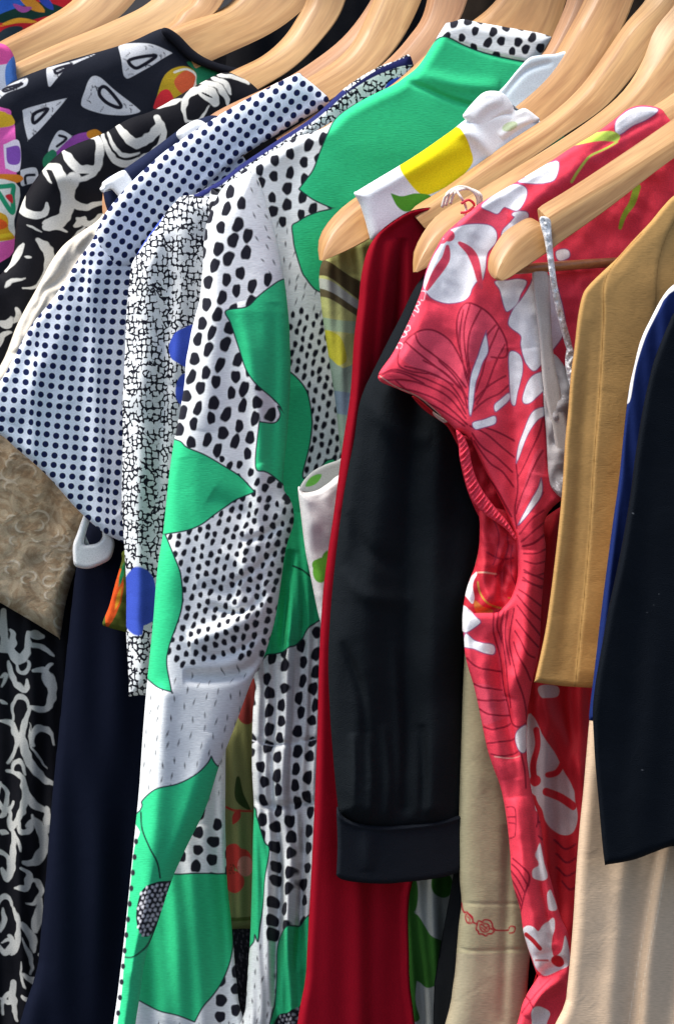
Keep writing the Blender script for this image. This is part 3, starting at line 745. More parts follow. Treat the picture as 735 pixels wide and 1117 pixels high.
# orange and olive sliver
t = garment('bright_print_scarf', 'sliver of orange red and olive print between navy skirt and crackle dress', 'scarf', 125, 2.405)
sheet('cloth', t, [(136, 600), (133, 612), (126, 636), (119, 662), (112, 680), (118, 684), (132, 688), (160, 690), (180, 640), (170, 590)], 2.405,
      F_('bright_print', (0.10, 0.12, 0.02, 1)), step=1.5, R=5, T=.006, fn=[crumple(.003, 14, 2)],
      layers=[fill(swell([(131, 622), (126, 650), (118, 682)], 7), (0.75, 0.10, 0.02, 1)), fill(swell([(136, 614), (130, 640)], 2), (0.02, 0.25, 0.08, 1)), fill(swell([(133, 640), (126, 665)], 2), (0.75, 0.35, 0.03, 1))])

# crackle print dress
t = garment('crackle_print_dress', 'white dress with black crackle print and blue dots left of the green dress', 'dress', 165, 2.36)
def crackle(nt, at, base):
    mp = N(nt, 'ShaderNodeMapping'); mp.inputs['Scale'].default_value = (0.185, 0.148, 1); nt.links.new(at, mp.inputs['Vector'])
    f = []
    for feat in ('F1', 'F2'):
        v = N(nt, 'ShaderNodeTexVoronoi', voronoi_dimensions='2D', feature=feat, distance='CHEBYCHEV'); v.inputs['Scale'].default_value = 1; v.inputs['Randomness'].default_value = .85
        nt.links.new(mp.outputs[0], v.inputs['Vector']); f.append(v.outputs['Distance'])
    d = mathn(nt, 'SUBTRACT', f[1], f[0])
    n = N(nt, 'ShaderNodeTexNoise'); n.inputs['Scale'].default_value = .10; n.inputs['Detail'].default_value = 1; nt.links.new(at, n.inputs['Vector'])
    n2 = N(nt, 'ShaderNodeTexNoise'); n2.inputs['Scale'].default_value = .33; n2.inputs['Detail'].default_value = 2; nt.links.new(at, n2.inputs['Vector'])
    # lines thin out and break in places
    d = mathn(nt, 'ADD', d, mathn(nt, 'MULTIPLY', mathn(nt, 'MAXIMUM', mathn(nt, 'SUBTRACT', n.outputs['Fac'], .50), 0), 2.6))
    d = mathn(nt, 'ADD', d, mathn(nt, 'MULTIPLY', mathn(nt, 'SUBTRACT', n2.outputs['Fac'], .5), .75))
    mr = N(nt, 'ShaderNodeMapRange'); nt.links.new(d, mr.inputs[0]); mr.inputs[1].default_value = .31; mr.inputs[2].default_value = .19; mr.inputs[3].default_value = 0; mr.inputs[4].default_value = 1
    return mixc(nt, mr.outputs[0], base, INK)
BLUE = (0.055, 0.10, 0.52, 1)
CRM = lambda lay: fabric('crackle_jersey', (0.74, 0.76, 0.77, 1), lay, extra=crackle, wrinkle=.4, mottle=.03)
sheet('shoulder', t, [(448, 62), (432, 66), (407, 76), (376, 96), (342, 127), (301, 154), (262, 180), (240, 197), (205, 216), (187, 228), (180, 250), (220, 270), (300, 240), (400, 160), (450, 110)], 2.35,
      CRM, fn=[crumple(.002, 30, 3)], step=1.5, T=.012, R=9, off=lambda X, Y: -.010*np.clip((Y-200)/40, 0, 1),
      layers=[fill(stroke([(448, 66), (432, 70), (404, 83), (374, 103)], 5, 1.0), (0.012, 0.014, 0.07, 1)), fill(stroke([(374, 101), (342, 129), (301, 156), (262, 182), (236, 202), (205, 219)], 3.0), (0.025, 0.03, 0.13, 1)), fill(ell(430, 91, 11, 5, -30), (0.04, 0.10, 0.60, 1))])
sheet('sleeve', t, [(205, 213), (190, 222), (178, 236), (166, 252), (155, 268), (147, 282), (143, 292), (140, 320), (138, 345), (136, 393), (134, 440), (134, 490), (133, 548), (136, 600), (138, 640), (138, 691), (140, 730), (141, 758), (142, 759), (158, 758), (168, 755), (185, 700), (240, 500), (270, 300), (260, 220)], 2.355,
      CRM, fn=[fold([(168, 260), (160, 380), (152, 560), (150, 740)], 11, .008, False), fold([(185, 300), (178, 420), (170, 560)], 7, -.008), fold([(200, 240), (196, 340), (190, 420)], 10, .006), crumple(.003, 34, 6)],
      step=1.5, T=.022, R=20, off=lambda X, Y: .012*np.clip((Y-230)/200, 0, 1),
      layers=[fill(poly([(184, 378), (190, 366), (200, 359), (215, 356), (222, 400), (205, 401), (195, 396), (187, 390)]), BLUE), fill(ell(203, 425, 11, 18, 8), BLUE),
              fill(lambda X, Y: ell(153, 654, 19, 35)(X+3*vnoise(X, Y, 14, 2), Y+5*np.sign(X-157)*np.clip(Y-676, 0, 6)/6), BLUE),
              fill(poly([(186, 222), (176, 236), (160, 258), (149, 276), (152, 268), (164, 244), (180, 226)]), BLUE), fill(poly([(180, 232), (170, 250), (155, 272), (145, 282), (158, 258), (172, 238)]), BLUE)])
# olive floral
t = garment('olive_floral_dress', 'olive dress with red flower seen through the gap beside the green dress', 'dress', 258, 2.325)
sheet('skirt', t, [(285, 700), (268, 740), (252, 785), (240, 830), (238, 950), (240, 1010), (246, 1014), (262, 1013), (290, 1012), (330, 1000), (330, 700)], 2.335,
      F_('olive_viscose', (0.22, 0.22, 0.085, 1)), step=1.5, fn=[drape(.006, 40, 3)], T=.012, R=14,
      layers=[fill(poly([(262, 755), (268, 735), (285, 722), (285, 770), (272, 790), (260, 782)]), (0.22, 0.035, 0.03, 1)),
              fill(poly([(258, 850), (262, 848), (266, 866), (274, 884), (262, 878), (256, 868)]), (0.03, 0.05, 0.015, 1)),
              fill(union(stroke([(246, 880), (256, 884), (275, 885)], 1.2), swell([(262, 884), (254, 898)], 4.5)), (0.42, 0.04, 0.03, 1)),
              fill(union(ell(254, 930, 10, 10), ell(264, 938, 11, 12), ell(256, 962, 11, 12), ell(246, 948, 9, 13)), (0.60, 0.05, 0.04, 1)), fill(union(ell(268, 945, 9, 11)), (0.62, 0.20, 0.16, 1)),
              fill(spots(3.2, 3.4, .8, .9, 20, where=lambda x, y: (x-255)**2+(y-948)**2 < 42), (0.06, 0.03, 0.01, 1)), fill(stroke([(244, 1001), (258, 1003), (280, 1001)], 2), (0.10, 0.11, 0.03, 1))])
sheet('lining', t, [(246, 1000), (300, 1000), (300, 1150), (240, 1150)], 2.345, F_('dotted_lining', (0.02, 0.018, 0.022, 1)), step=2, T=.01, R=8,
      layers=[fill(spots(5, 6, .9, 1.6, 10), (0.13, 0.11, 0.13, 1))])

# ------------------------------------------------------------------ the green leaf dress
t = garment('green_leaf_dress', 'white dress with big green leaves and black spots in the middle of the rack', 'dress', 320, 2.27)
hexs = dict(jit=.16)
def pin(pl):
    P = cr(pl); return lambda x, y: inside(x, y, P)
LA = [(247, 339), (269, 335), (282, 323), (296, 312), (311, 304), (345, 300), (345, 455), (314, 455), (304, 442), (296, 434), (280, 418), (269, 402), (261, 380), (252, 353)]
LB = [(285, 459), (286, 461), (300, 460), (305, 452), (302, 442), (314, 452), (345, 455), (345, 545), (325, 540), (308, 528), (293, 516), (280, 509)]
LC_ = [(193, 480), (204, 488), (223, 496), (242, 507), (261, 519), (272, 530), (279, 537), (279, 537), (255, 546), (236, 560), (220, 572), (201, 579), (178, 583), (178, 583), (150, 585), (160, 480)]
LD = [(180, 583), (181, 584), (190, 606), (197, 625), (199, 650), (196, 672), (185, 704), (182, 725), (188, 754), (188, 755), (173, 750), (158, 738), (140, 720), (140, 583)]
LE = [(120, 930), (153, 884), (155, 874), (170, 862), (194, 855), (215, 845), (227, 833), (231, 825), (231, 825), (238, 836), (262, 850), (170, 1160), (110, 1160)]
seedP = Z(110, 860, 2.94, (135, 330), (180, 303), (215, 298), (230, 300), (222, 340), (195, 400), (178, 450), (150, 478), (125, 455), (116, 400))
big = lambda X, Y: spots(15.6, 20.5, 5.1, 7.8, 12, jit=.13, seed=3, where=lambda x, y: (y < 492+.15*(x-200)) & ~((x > 262+0.13*(y-190)) & (y < 300)))(X, Y)
mid = spots(11.5, 14, 3.4, 4.4, 15, jit=.16, seed=5, where=lambda x, y: (y >= 494+.15*(x-200)) & (y < 545))
small = spots(9.6, 11.4, 2.7, 3.9, 14, jit=.12, seed=7, where=lambda x, y: (y >= 543) & (y < 727-.10*(x-190)) & (x > 178+.02*(y-560)))
dash = union(spots(12, 18, .75, 3.0, 8, jit=.2, seed=11, rjit=.1, where=lambda x, y: (y >= 735-.10*(x-190)) & (y < 870)),
             spots(11, 15, .7, 2.4, -35, jit=.2, seed=12, where=lambda x, y: (x > 268+0.13*(y-190)) & (y < 300)))
leaves = union(poly(LA), poly(LB), poly(LC_), poly(LD), poly(LE))
SL = [(277, 187), (264, 190), (250, 198), (241, 208), (236, 217), (229, 232), (225, 246), (222, 270), (221, 293), (218, 326), (213, 345), (209, 361), (206, 378), (203, 394), (201, 421), (194, 462), (190, 481), (185, 515), (182, 543), (178, 581), (173, 612), (170, 640), (167, 680), (161, 740), (156, 800), (152, 860), (147, 911), (142, 962), (135, 1030), (129, 1081), (122, 1150),
      (144, 1150), (148, 1117), (152, 1091), (159, 1044), (171, 1010), (188, 959), (205, 921), (225, 880), (239, 836), (251, 806), (260, 782), (275, 742), (287, 719), (299, 680), (305, 645), (312, 598), (320, 572), (320, 556), (316, 543), (309, 527), (315, 453), (317, 400), (316, 370), (315, 348), (310, 304), (301, 258), (288, 212)]
GRM = dict(knit=True, rough=.75, weave=.45, wrinkle=.35, mottle=.03, sheen=.05)
sl_folds = [fold([(262, 330), (275, 400), (285, 470), (282, 540), (285, 640)], 9, .010), fold([(300, 330), (298, 420), (296, 500), (305, 560)], 8, -.006),
            fold([(205, 700), (240, 690), (275, 672), (302, 640)], 11, .013), fold([(200, 738), (240, 738), (275, 728), (292, 700)], 6, -.022), fold([(222, 716), (255, 712), (285, 690)], 4, -.007), fold([(228, 660), (262, 668), (298, 640)], 4, -.008), fold([(250, 640), (280, 620), (310, 592)], 4, -.007), fold([(262, 590), (285, 585), (316, 566)], 4, -.007),
            fold([(215, 640), (260, 645), (300, 615)], 8, -.005), fold([(230, 540), (262, 560), (300, 585)], 9, -.005), fold([(285, 505), (300, 540), (318, 560)], 6, .008),
            fold([(240, 600), (275, 625), (300, 660)], 7, .004), fold([(250, 690), (262, 650), (268, 600), (270, 560)], 6, .005), fold([(276, 690), (284, 640), (287, 580)], 5, -.006),
            fold([(225, 240), (235, 340), (222, 470)], 12, .005), fold([(195, 500), (210, 600), (205, 700)], 12, -.004), fold([(180, 760), (170, 900), (150, 1060)], 12, .008, False),
            fold([(230, 800), (200, 900), (165, 1010)], 9, .005), crumple(.002, 46, 13)]
sheet('sleeve', t, SL, 2.245, F_('leaf_print_jersey', WHITE, **GRM), fn=sl_folds, step=1.3, T=.030, R=34, fadeR=16,
      off=lambda X, Y: .022*np.clip((Y-190)/150, 0, 1),
      layers=[fill(union(big, mid, small, dash), INK), fill(leaves, GREEN), again(1, .75, (0.012, 0.03, 0.04, 1)),
              fill(poly(seedP), INK), fill(spots(4.4, 6.2, 1.35, 1.9, 25, jit=.12, seed=2, where=pin(seedP)), (0.62, 0.62, 0.66, 1)),
              fill(union(stroke([(154, 886), (156, 905), (165, 925), (173, 941), (176, 958)], 0.95), stroke([(136, 1044), (147, 1044), (161, 1033), (170, 1012)], .95), stroke([(264, 327), (280, 318)], .1)), (0.01, 0.03, 0.03, 1)),
              fill(poly([(152, 905), (147, 925), (143, 962), (139, 1000), (137, 1030), (133, 1078), (128, 1117), (122, 1160), (100, 1160), (120, 900)]), WHITE),
              fill(spots(40, 19, 2.2, 3.6, 7, jit=.02, seed=4, where=lambda x, y: y > 910) if False else union([ell(150-(y-910)*.108, y, 2.4, 3.4) for y in range(918, 1130, 17)]), INK)])
# body
B1 = [(437, 80), (403, 103), (369, 126), (357, 146), (349, 165), (342, 184), (334, 195), (325, 206), (325, 206), (342, 218), (362, 227), (362, 227), (420, 225), (640, 150), (640, 72), (590, 66), (572, 67), (530, 58), (505, 49), (485, 40), (470, 48)]
B2 = [(362, 227), (361, 228), (347, 231), (334, 236), (324, 242), (318, 246), (319, 258), (321, 271), (329, 296), (334, 304), (340, 312), (348, 318), (380, 330), (420, 225)]
B3 = [(290, 392), (306, 400), (318, 407), (329, 418), (335, 428), (338, 440), (340, 455), (340, 467), (338, 483), (335, 497), (330, 517), (333, 522), (345, 515), (370, 505), (430, 600), (420, 640), (352, 675), (335, 687), (328, 697), (320, 705), (307, 711), (290, 714), (270, 712), (270, 450)]
B4 = [(255, 870), (277, 880), (280, 890), (282, 897), (286, 910), (290, 920), (295, 926), (293, 945), (290, 962), (288, 985), (285, 1010), (283, 1028), (279, 1020), (276, 1030), (255, 1035)]
B5 = [(430, 985), (352, 994), (336, 1001), (321, 1011), (311, 1016), (304, 1023), (300, 1036), (300, 1064), (299, 1100), (299, 1160), (430, 1160)]
cs = [(318, 1104), (300, 1112), (297, 1160), (360, 1160), (350, 1098), (335, 1092)]
bigb = union(spots(15.5, 19, 4.6, 6.6, 6, jit=.15, seed=21, where=lambda x, y: (y < 246) & (x < 370)),
             spots(17, 19.5, 5.2, 6.8, 3, jit=.17, seed=25, where=lambda x, y: (y > 680) & (x > 262) & ~((x < 299) & (y > 1020))))
colr = spots(14.5, 17, 4.2, 5.4, 20, jit=.18, seed=31, where=lambda x, y: (y < 62) & (x > 480))
smb = spots(8.6, 11.5, 2.3, 4.1, 12, jit=.12, seed=27, where=lambda x, y: (y > 338) & (y < 530))
dsb = union(spots(10.5, 15, .8, 3.2, 10, jit=.16, seed=28, where=lambda x, y: (y > 243) & (y < 345)), spots(10, 15, .8, 2.8, 8, jit=.16, seed=29, where=lambda x, y: (y > 1020) & (x < 300)))
BO = [(485, 27), (489, 25), (505, 21), (520, 24), (560, 31), (600, 38), (603, 41), (592, 60), (585, 72), (600, 90), (620, 120), (590, 200), (480, 300), (440, 400), (430, 700), (430, 1150), (266, 1150), (268, 1100), (271, 1050), (273, 1020), (275, 960), (276, 911), (277, 880), (275, 840), (275, 805), (276, 775), (278, 742), (262, 720), (240, 640), (230, 400), (228, 222), (240, 209), (262, 188), (274, 180), (298, 165), (322, 150), (342, 144), (359, 136), (376, 120), (403, 105), (430, 92), (440, 85), (456, 72), (472, 48)]
bd_folds = [drape(.011, 34, 7, y0=560, ramp=160), fold([(438, 88), (458, 94), (490, 108), (520, 116), (560, 116)], 3.5, -.006), fold([(455, 80), (500, 92), (545, 95)], 8, .006), fold([(485, 41), (530, 58), (570, 67), (590, 70)], 2.5, -.004),
            fold([(276, 806), (300, 812), (350, 806), (400, 806)], 3.0, -.006, False), fold([(276, 872), (300, 880), (350, 874), (400, 874)], 4, -.010, False), fold([(276, 840), (350, 842), (400, 842)], 22, .005, False),
            fold([(325, 885), (318, 950), (310, 1040), (305, 1117)], 7, .014), fold([(343, 885), (340, 960), (334, 1060)], 6, .010), fold([(331, 880), (330, 960), (322, 1060)], 4, -.012),
            fold([(296, 880), (294, 960), (288, 1117)], 6, .010), fold([(303, 880), (305, 960), (299, 1100)], 4, -.012), fold([(335, 560), (332, 640), (322, 700)], 10, .008), fold([(318, 600), (312, 660), (304, 720)], 5, -.010),
            fold([(330, 150), (310, 260), (330, 420)], 14, -.004), crumple(.0022, 60, 17)]
sheet('body', t, BO, 2.287, F_('leaf_print_body', WHITE, **GRM), fn=bd_folds, step=1.4, T=.018, R=12, fadeR=20,
      layers=[fill(union(bigb, colr, smb, dsb), INK), fill(union(poly(B1), poly(B2), poly(B3), poly(B4), poly(B5)), GREEN), again(1, .75, (0.012, 0.03, 0.04, 1)),
              fill(poly(cs), INK), fill(spots(4.4, 6, 1.3, 1.8, 25, jit=.14, seed=2, where=pin(cs)), (0.5, 0.5, 0.55, 1)),
              fill(stroke([(319, 617), (326, 620), (332, 623), (341, 630), (352, 640)], .95), (0.01, 0.03, 0.03, 1)), fill(stroke([(270, 806), (300, 813), (350, 806), (400, 806)], .7), (0.85, 0.86, 0.9, 1))])
# the skirt panel seen under the sleeve
SK = [(254, 780), (247, 810), (246, 860), (246, 904), (248, 962), (252, 1000), (254, 1023), (257, 1060), (260, 1090), (262, 1150), (136, 1150), (150, 1000), (172, 850), (200, 780)]
gK = [(140, 952), (190, 954), (230, 953), (249, 955), (251, 980), (254, 1023), (252, 1040), (247, 1056), (240, 1073), (233, 1084), (222, 1100), (213, 1115), (213, 1115), (195, 1108), (172, 1102), (150, 1090), (140, 1085)]
sheet('skirt_panel', t, SK, 2.305, F_('leaf_print_skirt', WHITE, **GRM), fn=[drape(.008, 70, 2), fold([(215, 900), (205, 1000), (190, 1117)], 18, .006)], step=1.5, T=.016, R=12,
      layers=[fill(union(spots(17, 20, 5.4, 6.6, 4, jit=.1, seed=41, where=lambda x, y: (y > 880) & ((y < 950) | (x > 228))), spots(11, 16, .8, 2.6, 5, jit=.15, seed=42, where=lambda x, y: (y > 1112) | (y < 878))), INK),
              fill(poly(gK), GREEN), again(1, .75, (0.012, 0.03, 0.04, 1))])

# ------------------------------------------------------------------ olive striped top
t = garment('voile_blouse', 'sheer olive and yellow striped top below the honey hanger tip', 'blouse', 380, 2.215)
sheet('sleeve', t, [(362, 268), (352, 284), (348, 300), (350, 330), (354, 360), (360, 400), (366, 440), (370, 480), (374, 520), (376, 600), (460, 600), (470, 300), (430, 255), (390, 258)], 2.215,
      F_('striped_voile', (0.42, 0.43, 0.16, 1), rough=.6), fn=[fold([(385, 300), (380, 400), (385, 500)], 9, .006), drape(.004, 40, 2)], step=1.5, T=.016, R=14, layers=[
      fill(poly([(340, 283), (358, 285), (380, 300), (410, 318), (410, 340), (385, 322), (358, 302), (340, 300)]), (0.085, 0.065, 0.03, 1)),
      fill(poly([(340, 305), (360, 306), (385, 324), (410, 342), (410, 352), (385, 338), (360, 322), (340, 316)]), (0.40, 0.42, 0.36, 1)),
      fill(poly([(340, 314), (360, 318), (385, 334), (410, 352), (410, 358), (385, 342), (360, 326), (340, 322)]), (0.10, 0.08, 0.04, 1)),
      fill(poly([(340, 345), (375, 350), (410, 352), (410, 366), (370, 362), (340, 356)]), (0.30, 0.40, 0.26, 1)),
      fill(poly([(350, 362), (372, 368), (378, 395), (356, 396)]), (0.45, 0.42, 0.04, 1)), fill(poly([(378, 366), (410, 370), (410, 400), (384, 398)]), (0.33, 0.36, 0.14, 1)),
      fill(poly([(340, 398), (375, 402), (410, 404), (410, 620), (340, 620)]), (0.20, 0.27, 0.22, 1)), fill(poly([(340, 425), (410, 435), (410, 455), (340, 445)]), (0.14, 0.19, 0.25, 1))])

# ------------------------------------------------------------------ lemon print dress
t = garment('lemon_print_dress', 'white dress with yellow lemons and green leaves draped over the honey hanger', 'dress', 470, 2.16)
YEL = (0.80, 0.66, 0.01, 1); LEAF = (0.09, 0.34, 0.03, 1); WH2 = (0.80, 0.84, 0.86, 1)
sheet('shoulder', t, [(386, 211), (390, 208), (403, 200), (451, 171), (490, 144), (512, 128), (545, 118), (572, 122), (590, 134), (600, 160), (560, 210), (500, 250), (440, 262), (407, 262), (403, 258), (398, 240), (392, 222)], 2.15,
      F_('lemon_cotton', WH2, wrinkle=.3), fn=[fold([(495, 140), (520, 150), (540, 175)], 7, .007), fold([(402, 210), (460, 180), (520, 150)], 10, .003)], step=1.5, T=.016, R=13,
      layers=[fill(poly([(436, 180), (452, 170), (485, 142), (500, 139), (508, 148), (513, 162), (515, 178), (500, 196), (485, 205), (465, 213), (455, 209), (444, 196)]), YEL),
              fill(poly([(426, 211), (427, 211), (438, 214), (452, 211), (466, 212), (470, 216), (460, 222), (452, 228), (442, 231), (434, 226), (430, 220)]), LEAF)])
sheet('back_neck', t, [(540, 108), (553, 90), (566, 74), (577, 63), (590, 60), (604, 59), (622, 58), (625, 95), (595, 132), (560, 125)], 2.18,
      F_('lemon_back', (0.70, 0.80, 0.84, 1)), step=1.5, T=.003, R=4, fn=[fold([(548, 106), (572, 78), (602, 68)], 3, -.003)])
sheet('collar', t, [(505, 128), (507, 122), (517, 110), (527, 101), (538, 99), (549, 102), (558, 113), (562, 121), (572, 118), (584, 126), (588, 131), (578, 138), (560, 150), (545, 162), (533, 150), (518, 138)], 2.139,
      F_('lemon_collar', (0.84, 0.87, 0.88, 1), wrinkle=.5), step=1.3, T=.005, R=6, fn=[fold([(534, 140), (545, 130), (562, 122)], 3.5, -.003), fold([(515, 130), (530, 115), (548, 108)], 6, .003), fold([(545, 150), (560, 138), (580, 130)], 4, .003)],
      layers=[fill(ell(556, 138, 9, 5, -20), (0.55, 0.66, 0.42, 1))])
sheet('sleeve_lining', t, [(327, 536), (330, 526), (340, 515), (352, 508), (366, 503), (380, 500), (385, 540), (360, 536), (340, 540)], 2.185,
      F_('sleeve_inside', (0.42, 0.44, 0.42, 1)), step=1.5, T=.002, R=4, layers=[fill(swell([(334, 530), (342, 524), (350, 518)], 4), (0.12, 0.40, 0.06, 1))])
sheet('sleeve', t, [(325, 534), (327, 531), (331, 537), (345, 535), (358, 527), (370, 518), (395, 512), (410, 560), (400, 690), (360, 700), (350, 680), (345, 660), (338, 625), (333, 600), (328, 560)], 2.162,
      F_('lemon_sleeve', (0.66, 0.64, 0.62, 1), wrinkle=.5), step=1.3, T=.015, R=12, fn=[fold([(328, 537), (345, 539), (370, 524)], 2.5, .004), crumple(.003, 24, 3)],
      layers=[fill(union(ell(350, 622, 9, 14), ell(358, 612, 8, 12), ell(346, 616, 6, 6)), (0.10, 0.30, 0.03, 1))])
sheet('skirt', t, [(420, 900), (510, 900), (520, 1150), (420, 1150), (428, 1080), (436, 1010)], 2.155, F_('lemon_skirt_shaded', (0.36, 0.37, 0.34, 1)), step=2, T=.018, R=18, fn=[drape(.012, 45, 5)],  # white ground and green leaves darkened to paint in the shade down here
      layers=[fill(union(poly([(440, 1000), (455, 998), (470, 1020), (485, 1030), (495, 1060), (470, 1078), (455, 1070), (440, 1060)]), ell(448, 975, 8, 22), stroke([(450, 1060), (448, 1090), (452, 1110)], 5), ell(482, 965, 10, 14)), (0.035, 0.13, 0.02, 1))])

# ------------------------------------------------------------------ crimson dress
t = garment('crimson_dress', 'plain crimson dress between the lemon print dress and the black jacket', 'dress', 400, 2.115)
sheet('body', t, [(480, 226), (470, 226), (455, 228), (443, 232), (430, 240), (418, 249), (408, 260), (400, 275), (394, 300), (391, 330), (386, 370), (382, 430), (373, 490), (364, 560), (358, 600), (352, 650), (348, 720), (346, 800), (342, 900), (337, 1000), (334, 1060), (331, 1150), (444, 1150), (446, 1060), (450, 960), (500, 900), (540, 600), (560, 300), (520, 235)], 2.11,
      F_('crimson_crepe', (0.25, 0.003, 0.012, 1), wrinkle=.25, rough=.8, knit=False), fn=[fold([(398, 270), (392, 400), (372, 560)], 8, .004), step_fold([(412, 300), (400, 500), (398, 900), (400, 1150)], 5, -.016), drape(.003, 90, 4),
      fold([(425, 260), (418, 330), (410, 420)], 8, .010), fold([(438, 260), (436, 330), (430, 400)], 5, -.010)], step=2, T=.012, R=9)

# ------------------------------------------------------------------ dark sheet added to blacken the gaps behind the red dress
t = garment('dark_gap_sheet', 'dark sheet added to blacken the gap between cream and red dresses', 'skirt', 600, 2.085)
sheet('panel', t, [(508, 560), (720, 560), (720, 1150), (485, 1150), (500, 900)], 2.085, F_('dark_gap_cloth', (0.008, 0.009, 0.010, 1)), fn=[drape(.012, 60, 5)], step=6, T=.012, R=20)

# ------------------------------------------------------------------ black jacket with turned cuff
t = garment('black_jacket', 'black jacket with long sleeve and turned back cuff', 'jacket', 440, 2.07)
JB = (0.008, 0.0105, 0.013, 1)
jf = [fold([(430, 420), (415, 560), (400, 700), (395, 880)], 18, .012, False), fold([(455, 380), (445, 560), (440, 880)], 10, -.008, False), fold([(480, 400), (475, 600), (470, 880)], 14, .010, False),
      fold([(400, 800), (405, 860), (402, 900)], 5, .006), fold([(418, 790), (424, 850), (420, 900)], 5, .006), crumple(.005, 60, 22), fold([(378, 560), (400, 600), (440, 620)], 9, -.006), fold([(372, 620), (400, 650), (450, 655)], 9, .006), fold([(395, 430), (430, 470), (470, 480)], 10, .006), fold([(372, 700), (395, 760), (400, 860)], 5, -.006), fold([(430, 700), (436, 800), (434, 890)], 6, .007), fold([(385, 800), (386, 850), (384, 888)], 4, .006), fold([(460, 790), (462, 850), (460, 895)], 5, -.007)]
sheet('sleeve', t, [(490, 270), (474, 285), (462, 300), (450, 318), (437, 345), (425, 368), (413, 392), (404, 410), (397, 425), (391, 445), (386, 480), (380, 510), (374, 545), (367, 600), (361, 660), (358, 720), (360, 780), (364, 835), (368, 875), (372, 890), (400, 905), (470, 905), (503, 895), (506, 800), (508, 700), (535, 600), (560, 420), (560, 280)], 2.07,
      F_('black_wool', JB, wrinkle=.7, weave=1.2), fn=jf, step=2, T=.026, R=26)
sheet('cuff', t, [(367, 884), (369, 881), (373, 889), (382, 895), (396, 899), (420, 901), (450, 899), (475, 896), (503, 889), (504, 900), (504, 945), (490, 955), (470, 959), (445, 962), (420, 964), (395, 963), (375, 960), (367, 955), (367, 950), (368, 920)], 2.055,
      F_('black_cuff', (0.010, 0.0125, 0.017, 1), wrinkle=.5, weave=1.2), fn=[fold([(368, 887), (382, 898), (420, 904), (475, 899), (503, 892)], 2.2, .004, False), fold([(400, 905), (402, 950)], 8, .004)], step=1.5, T=.007, R=5)

# ------------------------------------------------------------------ cream dress with red embroidery
t = garment('cream_embroidered_dress', 'cream dress with band of red rose embroidery', 'dress', 525, 2.035)
em = R4
EB = lambda *p: Z(490, 900, 7.443, *p)
rose = [stroke(EB((95, 630), (105, 680), (120, 710), (140, 705), (165, 735), (185, 760), (195, 790), (215, 800)), .9), stroke(EB((130, 740), (150, 720), (185, 745), (190, 785), (165, 800), (140, 785)), .85, closed=True), stroke(EB((150, 745), (165, 765), (160, 790)), .7),
        stroke(EB((222, 815), (235, 780), (265, 785), (285, 770), (325, 775), (345, 800), (350, 830), (365, 850), (345, 880), (315, 885), (295, 900), (265, 885), (240, 885), (232, 860), (218, 850)), .95, closed=True),
        stroke(EB((250, 810), (275, 800), (310, 805), (325, 835), (305, 865), (270, 865), (250, 840)), .85, closed=True), stroke(EB((270, 815), (290, 830), (285, 855), (300, 840), (310, 820)), .8), stroke(EB((265, 835), (280, 845)), .7),
        stroke(EB((330, 840), (360, 850), (405, 855), (470, 850)), .9), stroke(EB((470, 850), (490, 820), (530, 830), (520, 870), (480, 875)), .9)]
CRE = (0.42, 0.375, 0.23, 1)
sheet('skirt', t, [(520, 600), (512, 640), (508, 690), (505, 740), (503, 800), (501, 860), (500, 920), (501, 960), (503, 984), (500, 1010), (498, 1035), (496, 1060), (492, 1090), (487, 1150), (570, 1150), (575, 1080), (578, 1000), (566, 900), (562, 800), (545, 700), (540, 600)], 2.055,
      F_('cream_linen', CRE, wrinkle=.5, weave=.38, knit=True), step=1.3, T=.022, R=26, fadeR=10,
      fn=[fold([(500, 984), (520, 986), (575, 986)], 2.0, -.0010, False), fold([(498, 1032), (512, 1037), (550, 1036), (575, 1036)], 2.0, -.0012, False), fold([(554, 900), (552, 1000), (548, 1117)], 6, -.005), crumple(.001, 30, 4)],
      layers=[fill(union(rose), (0.38, 0.015, 0.03, 1)), fill(lambda X, Y: 1040-Y, (0.44, 0.38, 0.25, 1))])

